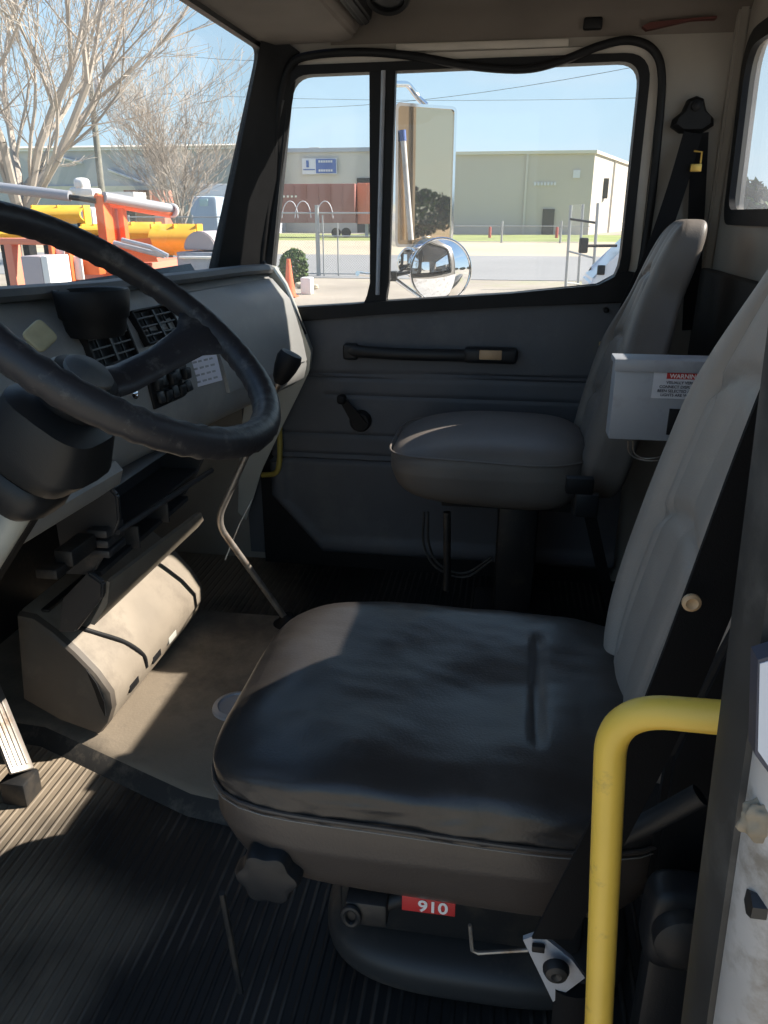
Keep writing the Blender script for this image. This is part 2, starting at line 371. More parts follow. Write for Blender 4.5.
# overhead header shelf with a dark trough and console
hs = [(.76, 1.652), (.50, 1.655), (.47, 1.668), (.455, 1.70), (.455, 1.80), (.76, 1.80)]
struct('trim_7', prism(hs, 'X', .42, 2.46, .008), M_head)
struct('trim_8', prism([(.452, 1.80), (.452, 1.685), (.435, 1.678), (.415, 1.69), (.405, 1.745), (.405, 1.80)], 'X', .5, 2.40, .006), M_black)
struct('wall_front', prism([(1.02, 1.0), (1.30, .9), (1.40, .3), (1.40, -.05), (1.44, -.05), (1.44, .95), (1.05, 1.05)], 'X', .42, 2.54), M_dark)
# driver side: roof rail, rear part of the opening
def jamb(z):
    t = (z-1.1)/-.55; s = max(-.9, min(2.2, t))
    dy = -.027*s
    return lambda x, y: Vector((x, y+dy, z))
zs = [-.05, .3, .55, .8, 1.1, 1.4, 1.74]
seal = [(.412, -.1295), (.398, -.1245), (.374, -.1235), (.355, -.1265), (.352, -.16), (.412, -.16)]
body = [(.45, -.158), (.415, -.142), (.352, -.1295), (.342, -.131), (.328, -.140), (.315, -.165), (.298, -.22), (.285, -.36), (.30, -.60), (.45, -.60)]
struct('wall_left', [loft([[jamb(z)(x, y) for x, y in body] for z in zs]), box(.36, .47, -.60, 1.2, 1.70, 1.80, .01)], M_jamb)
struct('trim_9', [loft([[jamb(z)(x, y) for x, y in seal] for z in zs])], M_seal)

# driver side front corner: A pillar, cowl side, sill, and the open door beyond the frame's left edge
struct('trim_15', [tube([(.43, .97, .95), (.43, .77, 1.70)], .045, 12), box(.40, .46, .98, 1.45, -.05, 1.0, .01), box(.38, .50, -.60, 1.45, -.12, -.005, .01)], M_white)
d2 = sroot('door_2', (.42, 1.02, -.1))
MD = Matrix.Translation((.42, 1.04, 0)) @ Matrix.Rotation(math.radians(158), 4, 'Z')
obj('door_panel', box(0, 1.10, -.03, .03, -.10, .93, .015, 2, MD), M_panel, d2)
obj('window_surround', [box(0, .05, -.02, .02, .9, 1.6, .005, 1, MD), box(1.05, 1.10, -.02, .02, .9, 1.66, .005, 1, MD), box(0, 1.10, -.02, .02, 1.60, 1.66, .005, 1, MD)], M_black, d2)
struct('trim_16', [box(.45, 2.50, -.9, 1.5, -.85, -.14, .02), box(.9, 2.0, -7, -.9, -.5, -.1, .02)], M_dark)
# ================================================================ PASSENGER DOOR
d1 = sroot('door_1', (XW, .2, .0))
def dpanel():
    bm = bmesh.new(); ny, nz = 190, 130; y0, y1, z0, z1 = -.40, .90, .03, .96
    def sd(v, c, w_): return math.exp(-((v-c)/w_)**2)
    V = []
    # outline of the lower front corner, and of the pocket inside it
    def edge(y, z, d):   # positive inside
        a = (.80-d)-y; b = (z-(.06+d)) if y < .62 else (z-(.06+d))-(y-.62)*1.15
        return min(a, b) if z < .45 else min(a, 9)
    for i in range(ny+1):
        row = []
        for j in range(nz+1):
            y = y0+(y1-y0)*i/ny; z = z0+(z1-z0)*j/nz
            g = 0
            sl = .008*(y-.1)
            g -= .007*sd(z+sl, .715, .004)+.006*sd(z+sl, .700, .004)
            if y < .60: g -= .006*sd(z, .640, .004)
            g -= .006*sd(z, .500, .004)
            g -= .007*sd(z, .428, .004)+.008*sd(z, .408, .005)
            if z < .40:
                d = edge(y, z, .055)
                g += .012/(1+math.exp(-(-d)/.006)) if y > .2 or True else 0
            e_ = edge(y, z, 0); g -= .04/(1+math.exp(e_/.006)) if z < .46 else 0
            if y > .80 and z >= .46: g -= .03
            row.append(bm.verts.new((XW-.012-g, y, z)))
        V.append(row)
    for i in range(ny):
        for j in range(nz): bm.faces.new((V[i][j], V[i+1][j], V[i+1][j+1], V[i][j+1]))
    return bm
top = [(y, z) for y, z in [(.80, .873), (-.37, .985)]]
bm = dpanel()
for v in bm.verts:                      # the panel's top follows the sloping sill
    lim = .865+(.80-v.co.y)*(.985-.873)/1.17
    if v.co.z > lim: v.co.z = lim
struct('door_panel', bm, M_panel, d1)
obj('door_core', prism([(-.37, 0), (.84, 0), (.84, .87), (-.37, .965)], 'X', XW, XW+.04), M_black, d1)
# sill
ys = [(.83, .895), (.60, .925), (.40, .945), (.0, .975), (-.26, 1.0), (-.33, 1.045), (-.37, 1.04), (-.37, .955), (0, .935), (.40, .905), (.83, .862)]
obj('window_sill', prism(ys, 'X', XW-.03, XW+.03, .004), M_black, d1)
A_o = rpoly([(.735, 1.625), (.845, .90), (-.372, .965), (-.372, 1.632)], [.08, .02, .03, .09])
A_m = rpoly([(.705, 1.605), (.812, .905), (-.345, .985), (-.345, 1.612)], [.07, .04, .08, .075])
A_i = rpoly([(.670, 1.580), (.775, .915), (-.318, .995), (-.318, 1.592)], [.06, .04, .09, .06])
obj('painted_frame', ring(A_o, A_m, FX, XW-.010, XW+.03), M_pale, d1)
obj('glass_gasket', ring(A_m, A_i, FX, XW-.022, XW+.03), M_black, d1)
obj('division_bar', [prism([(.436, 1.60), (.395, 1.60), (.360, 1.60), (.378, 1.0), (.39, .95), (.37, .92), (.47, .92), (.445, .96), (.438, 1.0)][::-1], 'X', XW-.02, XW+.02, .003)], M_black, d1)
obj('bar_channel', tube([(XW-.022, .394, 1.585), (XW-.022, .413, .965)], .007, 8), M_alu, d1)
cen = Vector((.2, 1.25))
obj('glass_pane', pane(A_i, FX, XW+.005), M_glassd, d1, smooth=False)
# drooping weatherstrip
wst = [(.81, .93), (.775, 1.12), (.735, 1.35), (.70, 1.53), (.665, 1.605), (.60, 1.628), (.45, 1.632), (.30, 1.617), (.15, 1.590), (.0, 1.578), (-.10, 1.595), (-.20, 1.628), (-.28, 1.640), (-.345, 1.615), (-.375, 1.55), (-.383, 1.40), (-.385, 1.20), (-.375, 1.02), (-.365, .90), (-.355, .80)]
obj('weatherstrip', tube(smooth_path([(XW-.026, y, z) for y, z in wst], 6), .0115, 10), M_black, d1)
# pull strap
st = obj('pull_strap', [tube(smooth_path([(XW-.015, .515, .787), (XW-.038, .49, .79), (XW-.045, .35, .785), (XW-.045, .20, .785), (XW-.04, .13, .785)], 6), .019, 12, flat=.6, up=(0, 0, 1)),
     box(XW-.045, XW-.01, .475, .525, .76, .812, .01, 3), box(XW-.055, XW-.01, -.035, .135, .762, .812, .014, 3)], M_blkpl, d1)
obj('latch_insert', box(XW-.060, XW-.050, .015, .085, .776, .806, .004, 2), M_wood, st)
# crank
Mc = frame((XW-.02, .475, .565), (0, 1, 0), (0, 0, 1))
cr_ = obj('window_crank', [lathe([(.036, 0), (.036, -.02), (.03, -.032), (.0001, -.034)], frame((XW-.012, .472, .555), (0, 1, 0), (0, 0, 1)), 28),
     loft([[Vector((XW-.05+a[0], .472+a[1]*.026, .555+a[2])) for a in ((0, -1, 0), (.012, -1, 0), (.012, 1, 0), (0, 1, 0))],
           [Vector((XW-.055+a[0], .525+a[1]*.013, .632+a[2])) for a in ((0, -1, 0), (.012, -1, 0), (.012, 1, 0), (0, 1, 0))]]),
     squad(XW-.062, .527, .636, .018, .015, .016, 3, 4)], M_black, d1)
# latch striker on the door edge
obj('door_latch', [box(XW-.04, XW-.01, -.31, -.28, .775, .835, .004), lathe([(.009, 0), (.009, -.01)], frame((XW-.04, -.295, .80), (0, 1, 0), (0, 0, 1)), 14)], M_brass, d1)
obj('lock_button', lathe([(.008, 0), (.008, -.02), (.004, -.024)], frame((XW-.01, -.29, .93), (0, 1, 0), (0, 0, 1)), 14), M_black, d1)

# ================================================================ OVERHEAD ITEMS
g = thing('ceiling_speaker', 'round black speaker set in the headliner above the windshield corner', 'speaker', (2.13, .30, ZC-.03))
Ms = frame(aX(386, 8, 2.28)+Vector((.03, 0, .045)), (0, 1, 0), (.85, 0, -.5))
if (Ms.to_3x3() @ Vector((0, 0, 1))).z > 0: Ms = frame(Ms.translation, (0, -1, 0), (.85, 0, -.5))
obj('rim', lathe([(.060, -.03), (.060, .018), (.054, .026), (.046, .022), (.046, 0)], Ms, 36), M_black, g)
obj('grille', lathe([(.046, .0), (.046, .014), (.02, .018), (.0001, .018)], Ms, 36), M_blkpl, g)
tag(obj('ceiling_switch', box(XW-.03, XW-.008, -.205, -.155, 1.668, 1.698, .006, 3), M_black), 'small black switch on the headliner over the passenger window', 'switch')
struct('trim_14', box(.47, 2.49, YR, YR+.035, .0, 1.055, .01), mat('dark_rear_panel', (.03, .026, .023), .8, var=.2, vscale=6, bump=.3, bscale=120))  # dark sheet over the lower part of the rear wall
tr = [aX(642, 27, XW-.02), aX(650, 23, XW-.02), aX(690, 19, XW-.022), aX(716, 17, XW-.03), aX(716, 19, XW-.03), aX(690, 21, XW-.022), aX(660, 28, XW-.02), aX(646, 31, XW-.02)]
M_tear = mat('torn_red', (.10, .028, .022), .8, var=.3)
bm = loft([[p+Vector((-.012, 0, 0)) for p in tr], [p+Vector((.02, 0, 0)) for p in tr]])
tag(obj('torn_trim_flap', bm, M_tear), 'torn reddish edge of the headliner beside the small black switch', 'torn trim')
# passenger belt
g = thing('passenger_seat_belt', 'black shoulder belt hanging from the rear door pillar behind the passenger seat', 'seat belt', (2.44, -.42, .5))
pa = aX(695, 115, 2.45)
obj('anchor_cover', [loft([[Vector((x, pa.y+dy*k, pa.z+dz*k)) for dy, dz in ((0, .048), (-.02, .04), (-.03, .012), (-.052, -.008), (-.055, -.026), (-.03, -.042), (.03, -.042), (.055, -.026), (.052, -.008), (.03, .012), (.02, .04))] for x, k in ((2.49, 1), (2.462, 1), (2.45, .8))]),
      lathe([(.013, 0), (.013, -.008), (.006, -.012)], frame((2.452, pa.y, pa.z+.022), (0, 1, 0), (0, 0, 1)), 16)], M_black, g)
bl = [aX(693, 133, 2.44), aX(676, 190, 2.42), aX(655, 250, 2.40), aX(632, 300, 2.385), aX(606, 370, 2.37), aX(588, 440, 2.345)]
obj('belt_webbing', ribbon(smooth_path(bl, 5), (0, -1, 0), .05), M_web, g)
obj('lower_webbing', ribbon([aX(700, 133, 2.46), aX(697, 200, 2.465), aX(690, 330, 2.47)], (0, -1, 0), .045), M_web, g)
bx = [aX(690, 152, 2.43), aX(703, 152, 2.43), aX(702, 172, 2.43), aX(692, 172, 2.43)]
obj('belt_guide', [tube([aX(694, 151, 2.42), aX(702, 152, 2.42), aX(700, 168, 2.42)], .0028, 6), box(2.41, 2.425, aX(701, 168, 2.42).y, aX(690, 168, 2.42).y, aX(690, 172, 2.42).z, aX(690, 164, 2.42).z, .002)], M_brass, g)

# ================================================================ SEATS
def backrest(cx, z0, z1, yb, yt, hw, htop, th, m, parent, zsh):
    """upholstered back: narrow at the head, bolsters and seams on the front face"""
    n = 36
    bm = bmesh.new(); bmesh.ops.create_cube(bm, size=2)
    bmesh.ops.subdivide_edges(bm, edges=bm.edges[:], cuts=2*n-1, use_grid_fill=True)
    for v in bm.verts:
        q = v.co.copy(); fx, fz = q.x, q.z
        p = 5.0; L = (abs(q.x)**p+abs(q.y)**p+abs(q.z)**p)**(1/p); q = q/L
        t = (q.z+1)/2; z = z0+(z1-z0)*t
        u = max(0, min(1, (z-zsh)/(z1-.16-zsh))); u = u*u*(3-2*u)
        wdt = hw*(1-u)+htop*u
        lb = min(1, t/.18); wdt *= .86+.14*math.sin(lb*PI/2)
        c = yb+(yt-yb)*t + .02*math.sin(t*PI)
        thk = th*(1-.25*t)
        s = fx
        front = max(0, q.y)
        d = 0
        if v.co.y > .5 or q.y > .6:
            b_ = 1/(1+math.exp(-(abs(s)-.60)/.05)); d += .022*b_*(1-.6*u)
            d -= .014*math.exp(-((abs(s)-.57)/.035)**2)*(1 if t < .8 else 0)
            d -= .011*math.exp(-((abs(s)-.40)/.03)**2)*(1 if .1 < t < .55 else 0)
            for tt in (.33, .55, .78):
                if abs(s) < .57: d -= .013*math.exp(-((t-(tt+.05*(1-(s/.57)**2)))/.013)**2)
            d += .006*math.sin(PI*min(1, abs(s)/.57))*(1 if abs(s) < .57 else 0)
        v.co = Vector((cx+q.x*wdt, c+q.y*thk+d*front, z))
    return obj('backrest', bm, m, parent, angle=80)
def dtop(q):
    # driver cushion: dished centre, tuck seam near the back, wrinkles
    f = max(0, min(1, (q.z-.3)/.5)); r = q.x*q.x+q.y*q.y
    q = q.copy()
    q.z -= f*.20*math.exp(-((q.x/.6)**2+((q.y+.15)/.6)**2))
    q.z -= f*.09*math.exp(-((q.y+.40+.012*math.sin(q.x*3))/.022)**2)*(1 if abs(q.x) < .45 else math.exp(-((abs(q.x)-.45)/.1)**2))
    q.z -= f*.07*max(0, -q.y-.40)
    q.z += f*.03*math.sin((q.x*3+q.y*9))*math.exp(-((q.x+.5)/.5)**2)
    q.z += f*.055*noise.noise(Vector((q.x*2.4+q.y, q.y*3.4, 3)))+f*.010*noise.noise(Vector((q.x*9-q.y*5, q.y*5+q.x*4, 3)))
    q.x -= .02*(1-f)*abs(noise.noise(Vector((q.y*7, q.z*4, 1))))*(1 if q.x < -.5 else 0)*-1
    k = 1+.03*q.z
    q.x *= k*(1.0+.02*noise.noise(Vector((q.y*3, q.z*3, 7)))); q.y *= k
    if q.y > 0: q.z -= .20*q.y**3*f
    return q
# --- driver seat
ds = thing('driver_seat', 'driver seat with shiny black vinyl cushion and grey vinyl backrest', 'seat', (1.04, .06, 0))
cush = obj('cushion', squad(1.038, .060, .445, .266, .330, .086, 5.0, 40, dtop), M_vinylb, ds, angle=80)
# lower skirt of the cushion, brown-black vinyl
def sk(q):
    q = q.copy(); q.z *= 1+(.10+.42*(.5-.5*q.y) if q.z < 0 else 0); q.x *= 1-.07*max(0, -q.z); q.y *= 1-.10*max(0, -q.z)
    return q
obj('cushion_skirt', squad(1.038, .060, .405, .268, .331, .092, 5.0, 16, sk), M_vinyls, ds, angle=80)
# seam piping around the cushion
def seam(cx, cy, hx, hy, z, p=5.0, n=72):
    out = []
    for i in range(n):
        a = 2*PI*i/n; x, y = math.cos(a), math.sin(a); L = (abs(x)**p+abs(y)**p)**(1/p)
        out.append(Vector((cx+x/L*hx, cy+y/L*hy, z+.004*math.sin(3*a)-.006*(y/L > 0)*abs(y/L)**3)))
    return out
obj('seam_piping', tube(seam(1.038, .060, .2705, .3345, .462), .0032, 8, closed=True), M_vinyls, ds)
obj('stitching', tube([v+Vector((0, 0, -.009)) for v in seam(1.038, .060, .2712, .3352, .462)], .0009, 5, closed=True), M_thread, ds)
backrest(1.035, .46, 1.37, -.245, -.47, .235, .13, .060, M_seatg, ds, .92)
shp = [(-.215, .40), (-.215, .60), (-.275, .82), (-.345, 1.05), (-.39, 1.22), (-.50, 1.22), (-.46, 1.0), (-.36, .60), (-.34, .40)]
obj('side_shell', prism(shp, 'X', .785, .812, .008), M_black, ds)
# suspension base below
obj('suspension_frame', [box(.92, 1.20, -.17, .22, .10, .30, .015), box(.86, 1.24, -.20, .26, .295, .32, .008)], M_dark, ds)
obj('seat_riser', squad(1.06, .0, .052, .19, .26, .052, 3.2, 10), M_riser, ds)
# height knob: lobed
kc = aX(265, 884, .755)
def lob(r, x): return [Vector((x, kc.y+(r*(1+.09*math.cos(6*2*PI*k/60)))*math.cos(2*PI*k/60), kc.z+(r*(1+.09*math.cos(6*2*PI*k/60)))*math.sin(2*PI*k/60))) for k in range(60)]
kb = obj('adjuster_knob', loft([lob(.038, .79), lob(.043, .785), lob(.043, .768), lob(.039, .760), lob(.030, .757)]), M_blkpl, ds)
obj('knob_shaft', tube([(.765, kc.y, kc.z), (.87, kc.y-.01, kc.z+.01)], .011, 12), M_dark, kb)
# slide lever with eye
la = aX(350, 905, .80)
ll = obj('slide_lever', [box(.785, .825, la.y-.055, la.y+.005, la.z-.02, la.z+.022, .006), tube([(.80, la.y-.03, la.z), (.84, la.y-.12, la.z+.015)], .012, 10)], M_dark, ds)
obj('lever_eye', tube([(.782, la.y-.005+.011*math.cos(a*PI/8), la.z+.016*math.sin(a*PI/8)) for a in range(16)], .0045, 8, closed=True), M_blkpl, ll)
# red tag, lettering upside down
ra, rb, rc = aX(405, 904, .80), aX(455, 917, .80), aX(455, 905, .80)
rt = obj('red_tag', box(.798, .801, rb.y, aX(402, 904, .80).y, rb.z+.002, rb.z+.032, .001), M_red, ds)
text('tag_lettering', '910', .028, M_inkw, rt, frame((.797, rb.y+.052, rb.z+.006), (0, -1, 0), (0, 0, 1)), bold=.0006)
# thin wire handle
wa = [aX(498, 930, .83), aX(470, 950, .80), aX(474, 957, .80), aX(525, 952, .80)]
obj('release_bar', tube([aX(470, 925, .80), aX(472, 950, .80), aX(478, 953, .80), aX(528, 950, .80)], .0028, 8), M_steel, ds)
obj('recliner_lever', tube([aX(590, 850, .72), aX(650, 822, .72), aX(700, 795, .70)], .012, 10, flat=.5), M_blkpl, ds)
obj('side_cable', tube(smooth_path([aX(222, 893, .80), aX(231, 940, .80), aX(241, 992, .80)], 6), .005, 8), M_dark, ds)
# --- passenger seat
ps = thing('passenger_seat', 'grey vinyl passenger seat beside the far door', 'seat', (2.17, .03, 0))
def ptop(q):
    q = q.copy(); f = max(0, q.z)
    if q.y > 0: q.z += .12*f*0; q.z -= .25*f*q.y**4*0
    q.z += f*.10*(1-q.y)*.5*0
    q.z += .06*f*math.cos(q.x*1.4)*math.cos(q.y)
    if q.z < 0: q.x *= 1+.08*q.z; q.y *= 1+.10*q.z; q.z *= 1+.28*(.5-.5*q.y)
    if q.z > 0: q.z -= .35*max(0, q.y)**2*q.z
    return q
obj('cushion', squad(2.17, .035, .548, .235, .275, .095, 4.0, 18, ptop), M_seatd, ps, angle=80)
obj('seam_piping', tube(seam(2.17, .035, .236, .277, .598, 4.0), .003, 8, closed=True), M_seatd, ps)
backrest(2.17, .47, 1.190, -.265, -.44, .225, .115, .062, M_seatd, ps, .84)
obj('pedestal', [box(2.08, 2.30, -.18, .06, .0, .06, .01), box(2.14, 2.26, -.12, .0, .05, .44, .02), box(2.04, 2.32, -.2, .16, .43, .46, .006)], M_dark, ps)
obj('front_support', tube([aX(447, 512, 1.98), aX(447, 590, 1.98)], .011, 10), M_dark, ps)
# buckle beside the passenger cushion
g = thing('seat_buckle', 'black seat belt buckle with a bright tongue beside the grey passenger cushion', 'buckle', aX(587, 515, 1.88))
b0, b1 = aX(575, 492, 1.88), aX(597, 517, 1.88)
obj('buckle_body', box(1.868, 1.892, b1.y, b0.y, b1.z, b0.z, .006, 3), M_blkpl, g)
obj('tongue', tube([aX(569, 492, 1.875), aX(580, 489, 1.875), aX(593, 485, 1.875)], .0032, 8), M_chrome, g)
obj('buckle_stalk', ribbon([aX(590, 515, 1.885), aX(600, 560, 1.90), aX(612, 610, 1.93)], (0, -1, 0), .03), M_web, g)
obj('buckle_collar', box(1.865, 1.895, aX(594, 480, 1.88).y, aX(566, 480, 1.88).y, aX(580, 493, 1.88).z, aX(580, 477, 1.88).z, .005, 2), M_black, g)

# ================================================================ CONTROL BOX
g = thing('control_box', 'grey sheet metal control box with a red WARNING label between the seats', 'control box', (1.66, -.34, 0))
bxm = obj('enclosure', box(1.60, 1.655, -.47, -.218, .766, .928, .003, 2), M_alu, g)
obj('lid', [box(1.593, 1.660, -.475, -.214, .921, .933, .002), box(1.592, 1.598, -.475, -.214, .908, .932, .0015)], M_alu, g)
obj('lid_gap', box(1.5985, 1.602, -.46, -.226, .9155, .9195), M_black, g)
def boxp(px, py): return aX(px, py, 1.598)
lb_ = obj('warning_label', box(1.597, 1.5995, -.425, boxp(655, 366).y, boxp(655, 398).z, boxp(655, 366).z, 0), M_label, g)
obj('red_band', box(1.5960, 1.5972, boxp(697, 374).y, boxp(667, 374).y, boxp(680, 379).z, boxp(680, 370).z), M_red, lb_)
FT = lambda p, s=0: frame((1.5958, p.y, p.z), (0, -1, 0), (0, 0, 1))
text('warning_lettering', 'WARNING', .0120, M_inkw, lb_, FT(boxp(669.5, 377.8)), bold=.0003)
for i, (x0_, s) in enumerate([(666, 'VISUALLY VERIFY'), (659, 'CONNECT DISPLAY HAS'), (657, 'BEEN SELECTED AND ALL'), (660, 'LIGHTS ARE WORKING')]):
    text('label_line', s, .0078, M_ink, lb_, FT(boxp(x0_, 383.5+4.1*i)), bold=.00015)
obj('switch_opening', box(1.594, 1.60, boxp(685, 420).y, boxp(668, 420).y, boxp(680, 435).z, boxp(680, 409).z, .001), M_black, g)
obj('mounting_post', [box(1.61, 1.65, -.40, -.36, .02, .77), box(1.57, 1.71, -.45, -.31, 0, .02)], M_dark, g)
g0 = 'thin pale wires under the control box'
for k in range(2):
    p = [aX(628+5*k, 441, 1.62), aX(629+5*k, 452, 1.62), aX(638+4*k, 459-1*k, 1.62), aX(655, 461-3*k, 1.62), aX(668, 458-4*k, 1.64)]
    tag(obj('wire', tube(smooth_path(p, 5), .0014, 6), M_steel), ['outer thin pale wire looping below the metal control box', 'inner thin pale wire looping below the metal control box'][k], 'wire', g0)

# cables under the passenger seat
for k in range(2):
    p = [aX(424+4*k, 512, 2.2), aX(424+5*k, 545, 2.2), aX(437+3*k, 568-3*k, 2.2), aX(465, 577-4*k, 2.2), aX(492, 560-3*k, 2.2)]
    tag(obj('cable', tube(smooth_path(p, 6), .004, 8), M_seal), ['outer black cable looping under the passenger seat', 'inner black cable looping under the passenger seat'][k], 'cable', 'cables under the passenger seat')

# ================================================================ DASHBOARD
db = thing('dashboard', 'grey truck dashboard with dark top, vents and switches below the windshield', 'dashboard', (1.5, .95, .6))
# stations: X, lipY, lipZ, face profile
ST = [(.50, .93, 1.100), (1.10, .865, 1.090), (1.55, .835, 1.072), (1.90, .80, 1.066), (2.20, .755, 1.064), (2.36, .725, 1.060)]
def secb(X, ly, lz, k):
    # body: recess under the lip, sloping face, rounded belly, undercut
    P = [(ly+.06, lz-.02), (ly+.012, lz-.028), (ly-.002, lz-.042), (ly-.055, .965), (ly-.085, .87), (ly-.10, .80)]
    if k < 3: P = [(ly+.06, lz-.02), (ly+.010, lz-.028), (ly-.010, lz-.045), (ly-.050, .965), (ly-.072, .87), (ly-.085, .79), (ly-.075, .73), (ly-.045, .695), (ly+.0, .685), (ly+.30, .70)]
    else: P += [(ly-.105, .76), (ly-.095, .72), (ly-.05, .69), (ly+.25, .66)]
    return P
secs = []
for k, (X, ly, lz) in enumerate(ST):
    P = secb(X, ly, lz, k)
    secs.append([Vector((X, y, z)) for y, z in P]+[Vector((X, 1.25, .8)), Vector((X, 1.25, 1.0))])
X, ly, lz = ST[-1]
last = [Vector((X+.035, .5*(p.y-ly-.02)*1.7+ly+.02 if p.y < ly+.05 else p.y, p.z+(.02 if p.z < .75 else -.008 if p.z > 1 else 0))) for p in secs[-1]]
obj('dash_body', loft(secs+[last]), M_dash, db, angle=50)
# dark top pad with overhanging lip
tp = []
for k, (X, ly, lz) in enumerate(ST+[(2.385, .735, 1.055)]):
    tp.append([Vector((X, y, z)) for y, z in [(ly-.008, lz-.024), (ly-.014, lz-.014), (ly-.008, lz-.002), (ly+.01, lz+.002), (ly+.16, lz-.03), (1.05, 1.005), (1.05, .98), (ly+.02, lz-.026)]])
obj('top_pad', loft(tp), M_dashtop, db, angle=50)
# pale end cap on the passenger side of the dash
ec = [aX(262, 266, 2.385), aX(272, 268, 2.39), aX(284, 285, 2.40), aX(298, 318, 2.405), aX(311, 352, 2.41), aX(309, 372, 2.41), aX(298, 395, 2.42), aX(283, 425, 2.42), aX(262, 470, 2.42), aX(246, 520, 2.42), aX(238, 512, 2.42), aX(240, 440, 2.40)]
obj('end_cap', loft([ec, [Vector((2.475, p.y+.01, p.z)) for p in ec]]), M_light, db)
# black trim strip around the outer edge
obj('edge_trim', tube([aX(262, 262, 2.40), aX(284, 292, 2.41), aX(304, 335, 2.42)], .010, 8), M_black, db)
# glove panel: proud, follows the face
def onface(X, z, off=0):
    # point on the dash face at X and height z
    for (a, b) in zip(ST, ST[1:]):
        if a[0] <= X <= b[0] or b is ST[-1]:
            t = (X-a[0])/(b[0]-a[0]); ly = a[1]+(b[1]-a[1])*t; lz = a[2]+(b[2]-a[2])*t; k = 4 if X > 1.75 else 1; break
    P = secb(X, ly, lz, k)[1:7]
    for p, q in zip(P, P[1:]):
        if q[1] <= z <= p[1]:
            s = (p[1]-z)/(p[1]-q[1]); y = p[0]+(q[0]-p[0])*s
            nn = Vector((0, -(p[1]-q[1]), (q[0]-p[0])*-1)).normalized()
            return Vector((X, y, z))+Vector((0, nn.y, abs(nn.z)))*off
    return Vector((X, ly-.09, z))
gp = [[onface(X, z, .008) for z in (1.015, .96, .90, .84, .775)] for X in (1.86, 1.98, 2.1, 2.22, 2.35)]
bm = bmesh.new(); V = [[bm.verts.new(p) for p in r] for r in gp]; W = [[bm.verts.new(p+Vector((0, .02, 0))) for p in r] for r in gp]
for i in range(4):
    for j in range(4): bm.faces.new((V[i][j], V[i+1][j], V[i+1][j+1], V[i][j+1])); bm.faces.new((W[i][j], W[i+1][j], W[i+1][j+1], W[i][j+1]))
for L in (0, 4):
    for i in range(4):
        bm.faces.new((V[i][L], V[i+1][L], W[i+1][L], W[i][L])); bm.faces.new((V[L][i], V[L][i+1], W[L][i+1], W[L][i]))
bmesh.ops.recalc_face_normals(bm, faces=bm.faces)
obj('glove_panel', bm, M_dash, db, angle=50)
def local(px, py, X0):
    """orthonormal frame lying on the dash face at the pixel's spot"""
    best = min((((onface(X0+.01*i, z/200)-CAM).cross(ray(px, py)).length, X0+.01*i, z/200) for i in range(-40, 41) for z in range(150, 210)), key=lambda t: t[0])
    X, z = best[1], best[2]
    o = onface(X, z); u = (onface(X+.03, z)-onface(X-.03, z)).normalized(); v = (onface(X, z+.02)-onface(X, z-.02)).normalized()
    M = frame(o, u, v)
    n_ = M.to_3x3() @ Vector((0, 0, 1))
    if n_.y > 0: M = frame(o, u, -v)
    return M
# vents
for (px, py) in ((154, 325), (107, 345)):
    M = local(px, py, 1.55)
    M = M @ Matrix.Scale(1.15, 4)
    vt = obj('vent', [box(-.068, .068, .030, .034, -.002, .012, .001, 1, M), box(-.068, .068, -.034, -.030, -.002, .012, .001, 1, M), box(-.068, -.063, -.034, .034, -.002, .012, .001, 1, M), box(.063, .068, -.034, .034, -.002, .012, .001, 1, M), box(-.063, .063, -.03, .03, -.004, .001, 0, 1, M)], M_black, db)
    for i in range(3):
        y = -.017+.017*i; obj('slat', box(-.062, .062, y-.0014, y+.0014, .002, .010, 0, 1, M @ Matrix.Translation((0, 0, 0))), M_dashtop, vt)
    for x in (-.035, 0, .035): obj('divider', box(x-(.003 if x == 0 else .001), x+(.003 if x == 0 else .001), -.028, .028, .003, .0115 if x == 0 else .007, 0, 1, M), M_blkpl, vt)
# switch panel with rockers
M = local(168, 385, 1.65)
spn = obj('switch_panel', [box(-.085, .085, -.036, .036, -.003, .006, .002, 2, M)], M_black, db)
for i in range(5):
    for j in range(2):
        x = -.062+.031*i; y = -.016+.032*j
        obj('rocker_switch', box(x-.0125, x+.0125, y-.013, y+.013, .005, .020 if (i+j) % 2 else .015, .004, 2, M @ Matrix.Rotation(.12*(1 if (i+j) % 2 else -1), 4, 'X')), M_blkpl, spn)
# key ring
M = local(131, 392, 1.5); obj('ignition_switch', lathe([(.014, 0), (.014, .008), (.009, .010), (.009, .004)], M, 24), M_chrome, db)
# white sticker
M = local(204, 369, 1.85) @ Matrix.Scale(1.2, 4)
sk_ = obj('paper_sticker', box(-.042, .042, -.030, .030, .0, .0025, 0, 1, M), M_paper, db)
for i in range(4): obj('sticker_line', [box(-.034+.017*k, -.034+.017*k+.012-.002*((i+k) % 2), .016-.013*i, .020-.013*i, .0024, .0032, 0, 1, M) for k in range(4)], M_alu, sk_)
# cup shaped pod
pc = aY(97, 335, .775); Mp = Matrix.Translation(Vector((pc.x, .775, .985)))
obj('gauge_pod', [lathe([(.050, 0), (.056, .012), (.058, .03), (.064, .036), (.069, .082), (.067, .086), (.060, .084), (.056, .06), (.0001, .058)], Mp, 40)], M_black, db)
# ivory brake knob
ka = aY(28, 352, .80); kb_ = aY(40, 336, .745)
obj('brake_knob', [tube([ka, kb_], .012, 14), squad(0, 0, 0, .021, .021, .005, 5, 5, None, frame(kb_, (.75, -.6, .15), (.15, .25, .95)) @ Matrix.Rotation(.45, 4, 'Z'))], M_beige, db)
# thin crack line / cable on lower dash
obj('loose_cable', tube(smooth_path([aY(97, 432, .76), aY(99, 455, .755), aY(96, 468, .76), aY(92, 476, .77)], 5), .0016, 6), M_black, db)
